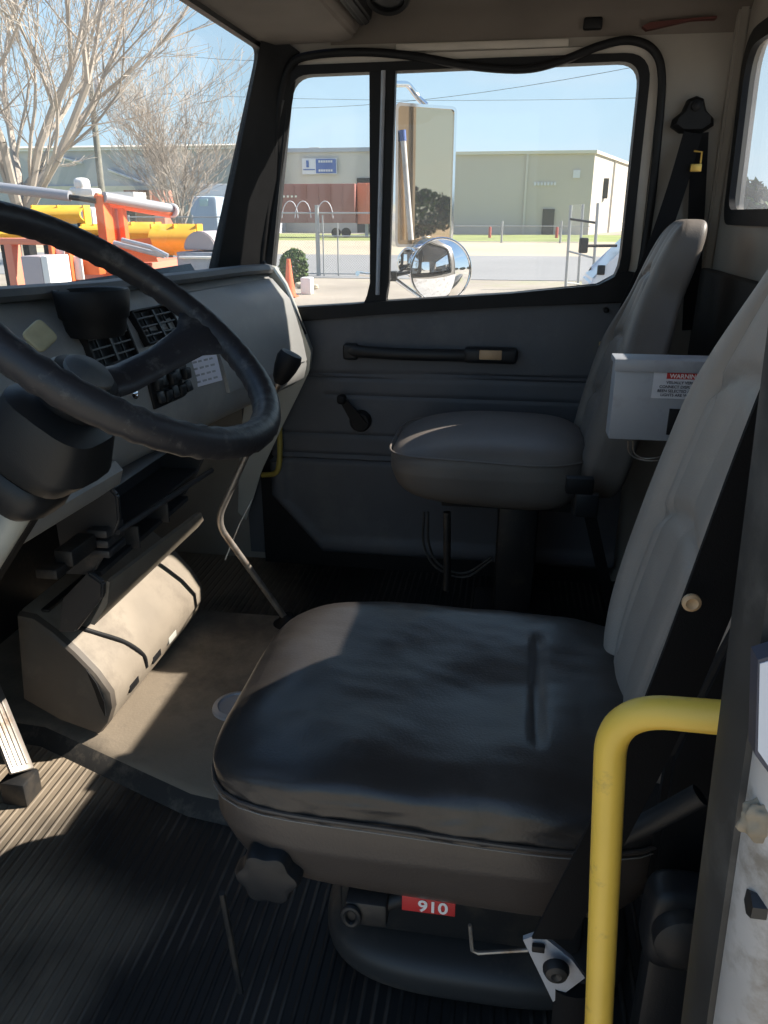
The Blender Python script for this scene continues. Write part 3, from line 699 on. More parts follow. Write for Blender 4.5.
# lower steering cover panels
lp = [(0.60, 0), (1.62, 0)]
P1 = [Vector((X, y, z)) for X, y, z in []]
secs = []
for X, dy in ((.55, .03), (1.0, .0), (1.38, -.02)):
    secs.append([Vector((X, y+dy, z)) for y, z in [(.785, .738), (.772, .72), (.782, .69), (.815, .668), (.9, .67), (.92, .74)]])
obj('lower_cover', loft(secs), M_dash, db, angle=50)
obj('lower_bracket', [box(1.235, 1.33, .80, .84, .565, .60, .006), box(1.20, 1.30, .815, .86, .555, .575, .003)], M_dark, db)
obj('ribbed_module', [box(1.325+.0, 1.40, .775, .82, .545+.022*i, .563+.022*i, .005, 2) for i in range(3)], M_bin, db)

# open storage bin under the dash
g = thing('storage_bin', 'black open storage bin with dividers hanging under the dashboard', 'storage bin', (1.65, .80, .42))
xL, xR = 1.36, 1.83
def slab(x0, x1, pts, t=.006):
    """bent plate: profile in YZ with a thickness, between two X"""
    out = [Vector(p) for p in pts]; back = []
    for i, p in enumerate(out):
        d = (out[min(i+1, len(out)-1)]-out[max(i-1, 0)]).normalized(); back.append(p+Vector((-d.y, d.x))*t)
    return prism([tuple(p) for p in out]+[tuple(p) for p in back[::-1]], 'X', x0, x1)
capp = [(.90, .715), (.80, .705), (.775, .695), (.755, .675), (.758, .62), (.800, .545), (.83, .50), (.90, .49)]
obj('shell', [prism(capp, 'X', xL-.012, xL+.004, .004), prism(capp, 'X', xR-.004, xR+.010, .004),
              slab(xL, xR, [(.80, .703), (.775, .693), (.768, .684)], .010), box(xL, xR, .885, .90, .49, .71), box(xL, xR, .82, .90, .487, .498)], M_bin, g)
obj('front_bar', tube([(xL, .772, .590), (xR, .748, .575)], .007, 8), M_bin, g)
obj('middle_shelf', box(xL, xR, .785, .89, .572, .578), M_bin, g)
for X in (1.50, 1.66): obj('divider', box(X, X+.006, .80, .885, .49, .545, .002), M_bin, g)
def bend(X, rim_, bot): return [Vector((X, *rim_)), Vector((X, (rim_[0]+bot[0])/2-.012, (rim_[1]+bot[1])/2)), Vector((X, *bot)), Vector((X, bot[0]+.01, bot[1]+.002)), Vector((X, (rim_[0]+bot[0])/2+.0, (rim_[1]+bot[1])/2+.004)), Vector((X, rim_[0]+.009, rim_[1]+.002))]
obj('drop_lid', loft([bend(1.345, (.795, .482), (.845, .375)), bend(1.84, (.792, .450), (.805, .405))]), M_tan, g)
obj('lid_end', prism([(.83, .51), (.80, .487), (.805, .455), (.880, .365), (.92, .36), (.90, .44)], 'X', 1.325, 1.343, .004), M_bin, g)

# ================================================================ HEATER BOX
g = thing('heater_box', 'dusty beige heater housing with rounded front on the cab floor', 'heater', (1.68, .95, .042))
hp = [(.903, .050), (.875, .085), (.857, .13), (.857, .17), (.885, .22), (.93, .275), (.975, .32), (1.02, .355), (1.06, .36), (1.085, .13), (1.0, .08)]
def hsec(X, s=1.0, c=(.97, .2)): return [Vector((X, c[0]+(y-c[0])*s, c[1]+(z-c[1])*s)) for y, z in hp]
obj('housing', loft([hsec(1.395, .93), hsec(1.402, .98), hsec(1.415, 1), hsec(1.62), hsec(1.93), hsec(1.955, .97), hsec(1.965, .90)]), M_tan, g, angle=38)
obj('dark_end', loft([hsec(1.384, .90), hsec(1.389, .975), hsec(1.404, 1.003)]), mat('dark_brown_end', (.085, .07, .057), .6, var=.15, vscale=8, dirt=(.13, .105, .08), dscale=7, damt=.3), g, angle=38)  # heater end given a darker brown than the housing
# slot strap crossing the end, and small slots low on the front
obj('black_strap', tube(smooth_path([Vector((X, y, z)) for X, y, z in ((1.43, .972, .322), (1.47, .93, .280), (1.525, .884, .224), (1.555, .856, .172), (1.565, .856, .13))], 5), .0055, 8, flat=.5), M_black, g)
obj('end_slot', [prism([(.905, .235), (.885, .20), (.872, .15), (.875, .11), (.885, .14), (.892, .18)], 'X', 1.380, 1.41)], M_black, g)
for X in (1.60, 1.70, 1.47): obj('lower_slot', box(X, X+.05, .856, .870, .115, .136, .003), M_black if X < 1.68 else M_light, g)
obj('seam_strip', box(1.42, 1.93, 1.0, 1.02, .352, .359, .002), M_dark, g)

# ================================================================ PEDAL, LEVER, FLOOR PLATE, HANDLES
g = thing('accelerator_pedal', 'worn ribbed metal accelerator pedal at the left edge', 'pedal', (1.15, 1.02, 0.0))
p0, p1 = aZ(22, 772, .07), aZ(-18, 672, .22)
u = (p1-p0).normalized(); M = frame(p0, u, (1, 0, 0) if abs(u.x) < .9 else (0, 1, 0))
L = (p1-p0).length
obj('pedal_plate', [box(0, L, -.028, .028, -.006, .004, .004, 2, M)]+[box(.012, L-.01, -.022+.011*i, -.017+.011*i, .003, .0065, .001, 1, M) for i in range(4)]+[box(.012, L-.01, -.022+.011*i, -.017+.011*i, -.0085, -.005, .001, 1, M) for i in range(4)], M_steel, g)
obj('pedal_arm', tube([p0.lerp(p1, .6), Vector((1.2, 1.25, .3)), Vector((1.2, 1.39, .35))], .009, 8), M_dark, g)
obj('heel_pad', box(p0.x-.03, p0.x+.03, p0.y-.02, p0.y+.04, .0, .06, .006), M_dark, g)
# transmission lever: bent steel rod with a black knob
g = thing('shift_lever', 'bent steel shift lever with black knob rising from the floor', 'lever', (2.0, .63, .04))
k0 = aX(283, 373, 1.93); r1 = aX(245, 458, 1.91); r2 = aX(216, 522, 1.90); r3 = aZ(288, 622, .045)
r3 = Vector((1.96, .615, .045)); r3 = aZ(288, 622, .045)
obj('rod', tube(fillet([k0, r1, r2, r3], .05, 8), .0095, 12), M_steel, g)
dk = (k0-r1).normalized()
obj('knob', [lathe([(.012, -.03), (.022, -.015), (.030, .015), (.033, .04), (.028, .056), (.0001, .06)], frame(k0, dk.orthogonal(), dk.cross(dk.orthogonal())) , 28)], M_black, g)
obj('lever_boot', lathe([(.045, 0), (.035, .006), (.016, .03), (.012, .03)], Matrix.Translation(Vector((r3.x, r3.y, .042))), 24), M_black, g)
tag(obj('secondary_rod', tube([aX(225, 560, 1.98), aX(240, 523, 2.02), aX(252, 500, 2.05)], .0025, 6), M_steel), 'thin bare rod behind the bend of the shift lever', 'rod')
# round plate on the floor
g = thing('floor_plate', 'round grey metal plate on the dusty floor in front of the black cushion', 'plate', (aZ(235, 706, .045).x, aZ(235, 706, .045).y, .042))
Mq = Matrix.Translation(Vector((aZ(237, 706, .045).x, aZ(237, 706, .045).y, .042)))
obj('disc', lathe([(.062, 0), (.060, .006), (.048, .010), (.045, .006), (.0001, .006)], Mq, 40), M_alu, g)
# yellow handles
yp = [aX(716, 718, .56), aX(668, 716, .54), aX(624, 730, .53), aX(606, 790, .53), aX(600, 900, .53), aX(596, 1010, .53), aX(592, 1150, .53)]
yl = fillet([aX(740, 719, .50), aX(612, 708, .53), aX(592, 1180, .53)], .085, 14)
g = thing('grab_handle', 'bright yellow bent tube grab handle beside the black seat cushion', 'handle', yl[-1])
obj('tube', tube(yl, .0128, 20), M_yellow, g)
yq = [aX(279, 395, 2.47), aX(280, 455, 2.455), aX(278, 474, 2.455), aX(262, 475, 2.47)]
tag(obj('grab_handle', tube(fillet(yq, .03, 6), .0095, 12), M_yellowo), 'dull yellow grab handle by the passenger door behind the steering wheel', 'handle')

# ================================================================ STEERING
WC = Vector((.9645, .5095, 1.0645)); TL = .6418; WRD = .231
u = Vector((1, 0, 0)); v = Vector((0, math.cos(TL), math.sin(TL))); nW = u.cross(v)    # towards the driver/up
MW = Matrix((u, v, nW)).transposed().to_4x4(); MW.translation = WC
g = thing('steering_wheel', 'large black steering wheel with worn wavy rim', 'steering wheel', WC)
rim_pts = [MW @ Vector((WRD*math.cos(a*PI/60), WRD*math.sin(a*PI/60), 0)) for a in range(120)]
bm = tube(rim_pts, .0205, 14, closed=True)
for vtx in bm.verts:
    q = MW.inverted() @ vtx.co; a = math.atan2(q.y, q.x); rr = math.hypot(q.x, q.y)
    if rr < WRD or q.z < 0:
        k = 1+.06*math.sin(a*52); c = Vector((WRD*math.cos(a), WRD*math.sin(a), 0)); q = c+(q-c)*k; vtx.co = MW @ q
obj('rim', bm, M_wheel, g, angle=60)
def spoke(ang, half):
    secs = []
    for t, w_, zz, th_ in ((0.0, .030, -.105, .013), (.25, .028, -.095, .013), (.55, .026, -.062, .012), (.8, .032, -.024, .012), (.93, .055, -.004, .012), (1.0, .085, 0, .008)):
        r = .03+(WRD-.03)*t
        sec = []
        for k in range(12):
            a = 2*PI*k/12; wd = w_*math.cos(a); rr = r-(abs(wd)**2)*1.9*(t > .9); sec.append(MW @ (Matrix.Rotation(ang, 4, 'Z') @ Vector((rr, wd, zz+th_*math.sin(a)))))
        secs.append(sec)
    return loft(secs)
for a in (-.25, PI+.25): obj('spoke', spoke(a, 0), M_wheel, g, angle=60)
obj('hub', lathe([(.045, -.14), (.052, -.12), (.052, -.095), (.045, -.085), (.02, -.08), (.0001, -.078)], MW, 36), M_blkpl, g)
obj('horn_button', lathe([(.034, -.088), (.034, -.076), (.026, -.070), (.0001, -.068)], MW, 32), M_dashtop, g)
g = thing('steering_column', 'black steering column shroud under the wheel hub', 'steering column', (1.0, .85, .3))
ax = -nW
def cs(d, hw, hh, oy=0):
    c = WC+ax*d-u*.014; return [c+u*(hw*math.copysign(abs(math.cos(a*PI/12))**.6, math.cos(a*PI/12)))+v*(oy+hh*math.copysign(abs(math.sin(a*PI/12))**.6, math.sin(a*PI/12))) for a in range(24)]
obj('shroud', loft([cs(.135, .050, .050), cs(.145, .068, .068), cs(.20, .078, .078, -.01), cs(.235, .070, .070), cs(.25, .05, .05)]), M_blkpl, g)
obj('lower_shroud', loft([cs(.248, .055, .052), cs(.258, .062, .060), cs(.285, .062, .060), cs(.31, .045, .04)]), M_blkpl, g)
obj('jacket', tube([WC+ax*.30+u*.035, WC+ax*.80+u*.0], .022, 20), M_light, g)
obj('support', tube([WC+ax*.32+u*.09, WC+ax*.70+u*.07+v*.0], .016, 8), M_black, g)
obj('column_wire', tube(smooth_path([aY(64, 440, .66), aY(70, 448, .68), aY(60, 455, .69), aY(50, 452, .69)], 5), .0022, 6), M_seal, g)
obj('hanging_wires', [tube(smooth_path([aY(50, 470, .74), aY(54, 488, .75), aY(47, 500, .76), aY(38, 504, .77)], 5), .0022, 6), tube(smooth_path([aY(47, 480, .74), aY(56, 492, .75), aY(50, 505, .76), aY(34, 500, .77)], 5), .0018, 6)], M_black, g)

# ================================================================ DRIVER BELT AND PILLAR DETAILS
g = thing('driver_seat_belt', 'wide black belt webbing running down beside the driver seat to a steel anchor', 'seat belt', aX(548, 965, .66))
xb = [.56, .58, .62, .64, .66]
lf = [(790, 325), (742, 440), (646, 697), (591, 820), (533, 936)]
bp_ = []
for (px, py), X in zip(lf, xb): bp_.append(aX(px, py, X))
wid = .048
wdir = Vector((.3, -1, -.35)).normalized()
bp_ = [p+wdir*wid*.5 for p in bp_]
obj('webbing', ribbon(smooth_path(bp_, 8), wdir, wid), M_web, g)
bc = aX(688, 595, .598)
obj('belt_stop_button', lathe([(.0075, 0), (.0075, .003), (.005, .0045), (.003, .003)], frame(bc+Vector((-.012, 0, 0)), (0, 1, 0), (0, 0, -1)) , 18), M_wood, g)
a0, a1, a2, a3 = aX(523, 940, .67), aX(548, 935, .66), aX(585, 978, .66), aX(553, 1002, .67)
pl = obj('anchor_plate', loft([[a0, aX(540, 934, .67), aX(572, 960, .66), a2, a3], [p+Vector((.006, 0, 0)) for p in (a0, aX(540, 934, .67), aX(572, 960, .66), a2, a3)]]), M_alu, g)
bo = aX(556, 968, .655)
obj('anchor_bolt', [lathe([(.015, 0), (.015, .004), (.012, .010), (.006, .012), (.0001, .009)], frame(bo, (0, 1, 0), (0, 0, -1)), 24)], M_dark, pl)
obj('slot', box(.662, .668, aX(545, 951, .66).y, aX(532, 951, .66).y, aX(540, 955, .66).z, aX(540, 949, .66).z, .001), M_black, pl)
obj('lower_tether', tube([aX(575, 990, .67), aX(570, 1040, .68)], .024, 12, flat=.4, up=(0, 1, 0)), M_web, g)
# dark bulky retractor and recliner cover behind the handle
g = thing('belt_retractor', 'dark belt retractor behind the yellow grab handle', 'retractor', (.715, -.24, .0))
obj('housing', [squad(.715, -.240, .43, .028, .045, .06, 4, 6), box(.70, .74, -.275, -.205, .0, .41, .01)], M_blkpl, g)
obj('spool', lathe([(.035, 0), (.035, .02), (.02, .03)], frame((.690, -.235, .44), (0, 1, 0), (0, 0, -1)), 24), M_dark, g)
# striker bolt, label and putty patch on the pillar
def jp(px, py, X=.337): return aX(px, py, X)
q = jp(757, 901)
tag(obj('striker_bolt', [lathe([(.0075, -.005), (.0075, .003), (.0055, .004), (.0055, .022)], frame(q+Vector((-.002, 0, 0)), (0, 0, 1), (-1, 0, 0)) , 6), ], M_dark), 'dark hex bolt on the white door pillar', 'bolt')

def jpanel(px0, py0, px1, py1, X=.337, th=.006):
    a = jp(px0, py0, X); b = jp(px1, py0, X); c = jp(px1, py1, X); d = jp(px0, py1, X)
    return [a, b, c, d, th]
def jslab(pts, th=.004): return loft([pts, [p+Vector((th, 0, 0)) for p in pts]])
g = thing('pillar_label', 'white label with a dark border on the door pillar at the right edge', 'label', jp(766, 760, .3365))
obj('border', jslab([jp(758, 660, .3365), jp(790, 650, .3365), jp(790, 800, .3365), jp(770, 775, .3365), jp(755, 755, .3365)], .012), M_ink, g)
obj('label_face', jslab([jp(760, 664, .336), jp(790, 655, .336), jp(790, 790, .336), jp(771, 770, .336), jp(758, 751, .336)], .004), M_label, g)
M_putty = mat('dried_putty', (.25, .20, .14), .8, var=.3, vscale=40)
tag(obj('putty_patch', squad(jp(764, 824, .3375).x+.002, jp(764, 824, .3375).y, jp(764, 824, .3375).z, .005, .011, .012, 2.5, 6, lambda q: q*(1+.3*noise.noise(q*2))), M_putty), 'brown patch of dried putty on the white pillar above the bolt', 'putty patch')
# ================================================================ OUTSIDE
GZ = -1.1
M_dirt = mat('dirt_ground', (.32, .28, .23), .95, var=.2, vscale=.25, dirt=(.24, .27, .12), dscale=.12, damt=.35)
M_road = mat('asphalt', (.25, .25, .25), .9, var=.1, vscale=.1)
M_sand = mat('dry_sand', (.46, .385, .28), .95, var=.1, vscale=.1)
M_grass = mat('grass', (.26, .30, .10), .95, var=.25, vscale=.2)
struct('ground', box(-200, 600, -300, 400, GZ-.3, GZ), M_dirt)
struct('trim_10', box(30.5, 49, -150, 200, GZ, GZ+.02), M_road, smooth=False)
struct('trim_11', box(49, 76, -150, 200, GZ, GZ+.02), M_sand, smooth=False)
struct('trim_12', box(76, 102, -150, 200, GZ, GZ+.02), M_grass, smooth=False)
M_beigeb = mat('beige_metal_wall', (.50, .455, .40), .8, var=.04, vscale=.1)
M_greyb = mat('grey_metal_wall', (.42, .43, .47), .8, var=.04, vscale=.1)
M_paleb = mat('pale_metal_wall', (.55, .51, .46), .8, var=.04, vscale=.1)
M_roof = mat('pale_roof', (.62, .58, .50), .8)
M_dkdoor = mat('dark_door', (.07, .065, .06), .6)
def aXg(px, py, X): return aX(px, py, X)
# right warehouse
WX = 104
yl_, yr_ = aX(452, 155, WX).y, aX(595, 155, WX).y; zt = aX(540, 154, WX).z
g = thing('warehouse', 'beige metal warehouse with a small dark door seen through the passenger window', 'building', (WX+20, (yl_+yr_)/2, GZ))
yf_ = aX(655, 200, WX+60).y
obj('walls', prism([(WX, yr_), (WX, yl_), (WX+60, yl_), (WX+60, yf_)], 'Z', GZ, zt), M_beigeb, g, smooth=False)
obj('roof', prism([(WX-.3, yr_-.2), (WX-.3, yl_+.2), (WX+60, yl_+.2), (WX+60, yf_-.3)], 'Z', zt, zt+.35), M_roof, g, smooth=False)
sf = lambda t: Vector((WX, yr_, 0)).lerp(Vector((WX+60, yf_, 0)), t)
dl, dr = aX(543, 209, WX), aX(553, 233, WX)
obj('door', box(WX-.2, WX, dr.y, dl.y, GZ, dl.z), M_dkdoor, g)
obj('downspout', box(WX-.3, WX, aX(526, 200, WX).y, aX(524, 200, WX).y, GZ, zt), M_paleb, g)
obj('wall_sign', box(WX-.15, WX, aX(580, 175, WX).y, aX(573, 175, WX).y, aX(575, 178, WX).z, aX(575, 170, WX).z), M_label, g)
obj('wall_lettering', [box(WX-.15, WX, aX(534+k*3.3+2.2, 184, WX).y, aX(534+k*3.3, 184, WX).y, aX(545, 185.5, WX).z, aX(545, 182.2, WX).z) for k in range(7)], M_label, g)
for t in (.22, .55): obj('side_rib', box(sf(t).x-.2, sf(t).x+.2, sf(t).y-.2, sf(t).y+.1, GZ, zt), M_paleb, g)
obj('side_window', box(sf(.13).x-.7, sf(.13).x+.7, sf(.13).y-.45, sf(.13).y+.3, 3.2, 5.6), M_dkdoor, g)
# long pale building behind the trailers
LX = 112
ya, yb2 = aX(250, 152, LX).y, yl_+1.2; zt2 = aX(330, 152, LX).z
g = thing('long_building', 'long pale building with a blue and white sign behind the red trailer', 'building', (LX+15, (ya+yb2)/2, GZ))
obj('walls', box(LX, LX+30, yb2, ya, GZ, zt2), M_paleb, g, smooth=False)
obj('roof', box(LX-.3, LX+30, yb2, ya, zt2, zt2+.5), M_greyb, g, smooth=False)
obj('roof_unit', box(LX+4, LX+6, aX(312, 150, LX).y, aX(302, 150, LX).y, zt2, zt2+.9), M_paleb, g)
obj('open_bay', box(LX-.2, LX, aX(378, 185, LX).y, aX(357, 178, LX).y, GZ, aX(357, 178, LX).z), M_dkdoor, g)
M_blue = mat('sign_blue', (.07, .13, .36), .6)
s0, s1 = aX(302, 158.5, LX-.4), aX(337, 174, LX-.4)
sg = obj('sign_board', box(LX-.5, LX-.2, s1.y, s0.y, s1.z, s0.z), M_label, g)
obj('blue_field', box(LX-.6, LX-.5, s1.y+.1, aX(316, 160, LX-.4).y, s1.z+.1, s0.z-.1), M_blue, sg)
for yy in (160.5, 169.5): obj('sign_lettering', [box(LX-.7, LX-.6, aX(319+k*2.4+1.7, 165, LX-.4).y, aX(319+k*2.4, 165, LX-.4).y, aX(320, yy+2.2, LX-.4).z, aX(320, yy, LX-.4).z) for k in range(6)], M_label, sg)
obj('sign_emblem', [box(LX-.6, LX-.5, aX(309, 165, LX-.4).y, aX(306.5, 165, LX-.4).y, aX(307, 167.5, LX-.4).z, aX(307, 160.5, LX-.4).z), box(LX-.6, LX-.5, aX(315, 165, LX-.4).y, aX(303.5, 165, LX-.4).y, aX(307, 170.2, LX-.4).z, aX(307, 169.2, LX-.4).z)], M_blue, sg)
# grey building seen through the windshield
BX = 95
y1_, y2_ = aX(-120, 150, BX).y, aX(247, 150, BX).y; zt3 = aX(100, 150, BX).z
g = thing('grey_warehouse', 'grey warehouse with a pale roof edge behind the bare trees', 'building', (BX+15, (y1_+y2_)/2, GZ))
obj('walls', box(BX, BX+15, y2_, y1_, GZ, zt3), M_greyb, g, smooth=False)
obj('roof', loft([[Vector((BX-.4, y, z)) for y, z in ((y2_, zt3), (y1_, zt3), (y1_, zt3+.3), (y2_, zt3+.3))], [Vector((BX+15, y, z)) for y, z in ((y2_, zt3+1.4), (y1_, zt3+1.4), (y1_, zt3+1.7), (y2_, zt3+1.7))]]), M_roof, g, smooth=False)
obj('dock_band', box(BX-.3, BX, aX(155, 190, BX).y, aX(40, 190, BX).y, aX(100, 192, BX).z, aX(100, 186, BX).z), M_roof, g)
for (xa, ya_, xb_, yb_) in ((62, 158, 82, 163), (108, 170, 150, 185)):
    obj('roof_brace', tube([aX(xa, ya_, BX-.4), aX(xb_, yb_, BX-.4)], .16, 6), M_label, g)
obj('brick_office', box(BX-3, BX, aX(160, 190, BX).y, aX(135, 190, BX).y, GZ, aX(150, 190, BX-3).z), mat('brick_red', (.25, .13, .10), .8), g)
# red trailers
M_tr = mat('maroon_trailer', (.30, .13, .12), .6, var=.1, vscale=.3)
M_tr2 = mat('orange_container', (.62, .22, .15), .6)
M_tire = mat('tire', (.02, .02, .02), .8)
TX = 86
def bar3(x, y0, y1, z0, z1, dx): return box(x, x+dx, min(y0, y1), max(y0, y1), min(z0, z1), max(z0, z1))
t0, t1 = aX(262, 184, TX), aX(355, 223, TX)
g = thing('freight_trailer', 'long dark red freight trailer parked before the pale building', 'trailer', (TX+1.3, (t0.y+t1.y)/2, GZ))
obj('box_body', box(TX, TX+2.6, t1.y, t0.y, t1.z, t0.z, .04), M_tr, g, smooth=False)
obj('side_rib', [box(TX-.08, TX, t1.y+1.3*k, t1.y+1.3*k+.1, t1.z, t0.z) for k in range(1, 8)], M_tr, g)
for k in range(2):
    yy = aX(344-10*k, 228, TX).y; obj('wheel', lathe([(.5, 0), (.5, .4), (.3, .42), (.3, .38), (.0001, .38)], frame((TX+.9, yy, GZ+.5), (0, 1, 0), (0, 0, 1)), 20), M_tire, g)
M_wg = mat('pale_paint_marks', (.75, .7, .68), .7)
for k in range(4): obj('painted_mark', box(TX-.1, TX-.02, aX(283+4*k+2, 196, TX).y, aX(283+4*k, 196, TX).y, aX(283, 197.5, TX).z, aX(283, 195.5, TX).z), M_wg, g)
t0, t1 = aX(356, 183, TX+1), aX(400, 224, TX+1)
g = thing('shipping_container', 'faded orange red container beside the dark red trailer', 'container', (TX+2.3, (t0.y+t1.y)/2, GZ))
obj('box_body', box(TX+1, TX+3.6, t1.y, t0.y-.1, t1.z, t0.z, .04), M_tr2, g, smooth=False)
obj('side_rib', [box(TX+.92, TX+1, t1.y+.6*k, t1.y+.6*k+.1, t1.z, t0.z) for k in range(1, 7)], M_tr2, g)
for k in range(2): obj('support_leg', box(TX+1.2, TX+1.6, t0.y-1.2-k*2, t0.y-.9-k*2, GZ, t1.z), M_alu, g)
# power wires
M_wire = mat('wire', (.04, .04, .045), .6)
for k, (a, b, lab) in enumerate((((270, 108, 60), (660, 62, 40), 'power line rising to the right in the window sky'), ((60, 88, 60), (700, 96, 60), 'nearly level power line across the window sky'), ((60, 32, 50), (300, 60, 50), 'power line in the sky between the bare trees'))):
    A, B = aX(a[0], a[1], a[2]), aX(b[0], b[1], b[2])
    tag(obj('power_line', tube([A.lerp(B, t/12)+Vector((0, 0, -.5*(1-(2*t/12-1)**2))) for t in range(13)], .012, 5), M_wire), lab, 'power line', 'power lines')
# utility pole
M_pole = mat('grey_wood_pole', (.20, .20, .17), .9, var=.2, vscale=2)
ux = 58
b_, t_ = aX(106, 232, ux), aX(86, 44, ux)
g = thing('utility_pole', 'leaning wooden utility pole with transformers between the bare trees', 'utility pole', (b_.x, b_.y, GZ))
b_.z = GZ
obj('pole', tube([b_, t_], lambda t: .27-.09*t, 10), M_pole, g)
for dx, nm in ((-4, 'transformer'), (5, 'transformer')):
    c = aX(91+dx*1.3, 86, ux-.2); obj(nm, lathe([(.22, -.55), (.24, -.5), (.24, .4), (.15, .55)], Matrix.Translation(c), 14), M_greyb, g)
obj('crossarm', tube([aX(80, 48, ux), aX(94, 47, ux)], .08, 6), M_pole, g)
# trees
M_bark = mat('grey_bark', (.40, .35, .29), .9, var=.2, vscale=2)
M_twig = mat('twig', (.40, .35, .30), .9)
def tree(name, label, base, H, seed, stems, spread, depth=6, r0=.2, group='bare trees outside', lean=(0, 0)):
    rnd = random.Random(seed); bmT = bmesh.new(); bmB = bmesh.new()
    def seg(bm, a, b, ra, rb, n):
        d = (b-a).normalized(); o_ = d.orthogonal().normalized(); c_ = d.cross(o_)
        A = [bm.verts.new(a+(o_*math.cos(2*PI*k/n)+c_*math.sin(2*PI*k/n))*ra) for k in range(n)]
        B = [bm.verts.new(b+(o_*math.cos(2*PI*k/n)+c_*math.sin(2*PI*k/n))*rb) for k in range(n)]
        for k in range(n): bm.faces.new((A[k], A[(k+1) % n], B[(k+1) % n], B[k]))
    def grow(p, d, L, r, lev):
        bm = bmT if lev == 0 else bmB
        n = 7 if lev < 2 else (4 if lev < 4 else 3); steps = 4 if lev < 3 else 3
        for s in range(steps):
            d = (d+Vector((rnd.gauss(0, .09), rnd.gauss(0, .09), .05+rnd.gauss(0, .04)))).normalized()
            q = p+d*L/steps; rn = max(.008, r*(1-.38/steps)); seg(bm, p, q, r, rn, n); p = q; r = rn
            if lev > 0 and lev < depth and s < steps-1 and rnd.random() < .75:
                sd_ = (d+Vector((rnd.gauss(0, spread), rnd.gauss(0, spread), rnd.gauss(.1, spread*.5)))).normalized(); grow(p, sd_, L*rnd.uniform(.5, .7), r*.5, lev+1)
        if lev < depth:
            for k in range(2 if lev else stems):
                a = rnd.uniform(0, 2*PI) if lev else 2*PI*k/stems+rnd.uniform(-.4, .4)
                o_ = Vector((math.cos(a), math.sin(a), 0)); sp = spread*rnd.uniform(.6, 1.1)
                grow(p, (d+o_*sp).normalized(), L*rnd.uniform(.68, .85) if lev else H*.30, r*(.72 if lev else .62), lev+1)
    g = thing(name, label, 'tree', base, group)
    grow(Vector(base), Vector((lean[0], lean[1], 1)).normalized(), H*.13, r0, 0)
    obj('trunk', bmT, M_bark, g); obj('branches', bmB, M_twig, g, smooth=False)
bt1 = aX(24, 240, 24); bt1.z = GZ
tree('bare_tree', 'tall bare tree with forked grey trunk at the left edge', tuple(bt1), 16, 14, 6, .58, 6, .36)
bt2 = aX(180, 232, 42); bt2.z = GZ
tree('bare_tree', 'spreading bare tree whose crown fans out beside the windshield pillar', tuple(bt2), 9.6, 5, 7, .60, 6, .20)
bt3 = aX(-25, 240, 46); bt3.z = GZ
tree('bare_tree', 'bare tree farther back at the upper left, partly out of view', tuple(bt3), 20, 8, 4, .45, 5, .40)
# fence
def lattice():
    m = bpy.data.materials.new('chain_link'); m.use_nodes = True; n = m.node_tree.nodes; l = m.node_tree.links
    b = n['Principled BSDF']; b.inputs['Base Color'].default_value = (.35, .35, .34, 1); b.inputs['Metallic'].default_value = .5; b.inputs['Roughness'].default_value = .5
    t = n.new('ShaderNodeTexCoord'); s = n.new('ShaderNodeSeparateXYZ'); l.new(t.outputs['Object'], s.inputs[0]); outs = []
    for sg_ in (1, -1):
        a = n.new('ShaderNodeMath'); a.operation = 'MULTIPLY_ADD'; a.inputs[1].default_value = sg_; l.new(s.outputs['Y'], a.inputs[0]); l.new(s.outputs['Z'], a.inputs[2])
        f = n.new('ShaderNodeMath'); f.operation = 'PINGPONG'; f.inputs[1].default_value = .05; l.new(a.outputs[0], f.inputs[0])
        c = n.new('ShaderNodeMath'); c.operation = 'LESS_THAN'; c.inputs[1].default_value = .0035; l.new(f.outputs[0], c.inputs[0]); outs.append(c)
    mx = n.new('ShaderNodeMath'); mx.operation = 'MAXIMUM'; l.new(outs[0].outputs[0], mx.inputs[0]); l.new(outs[1].outputs[0], mx.inputs[1]); l.new(mx.outputs[0], b.inputs['Alpha'])
    return m
M_link = lattice()
M_galv = mat('galvanised', (.36, .37, .37), .5, metal=.4)
fx = 31.5
ya, yb2 = aX(270, 250, fx).y, aX(384, 250, fx).y
def fence(x, y0, y1, h, label, posts, name='chain_link_fence'):
    g = thing(name, label, 'fence', (x, (y0+y1)/2, GZ))
    bm = bmesh.new(); V = [bm.verts.new(p) for p in ((x, y0, GZ+.05), (x, y1, GZ+.05), (x, y1, GZ+h), (x, y0, GZ+h))]; bm.faces.new(V)
    obj('mesh', bm, M_link, g, smooth=False)
    obj('top_rail', tube([(x, y0, GZ+h), (x, y1, GZ+h)], .03, 8), M_galv, g)
    obj('bottom_rail', tube([(x, y0, GZ+.1), (x, y1, GZ+.1)], .02, 8), M_galv, g)
    for yy, r, hh in posts: obj('post', tube([(x, yy, GZ), (x, yy, GZ+hh)], r, 10), M_galv, g)
    return g
pmain = aX(318, 250, fx).y
g = fence(fx, yb2-.6, ya+1, aX(330, 213, fx).z-GZ, 'chain link fence with thick grey post behind the front quarter glass', [(pmain, .085, aX(318, 205, fx).z-GZ), (pmain-.02-.2, .03, 2.3), (aX(338, 250, fx).y, .03, 2.0)])
obj('mid_rail', tube([(fx, yb2-.6, aX(340, 236, fx).z), (fx, pmain, aX(340, 236, fx).z)], .025, 8), M_galv, g)
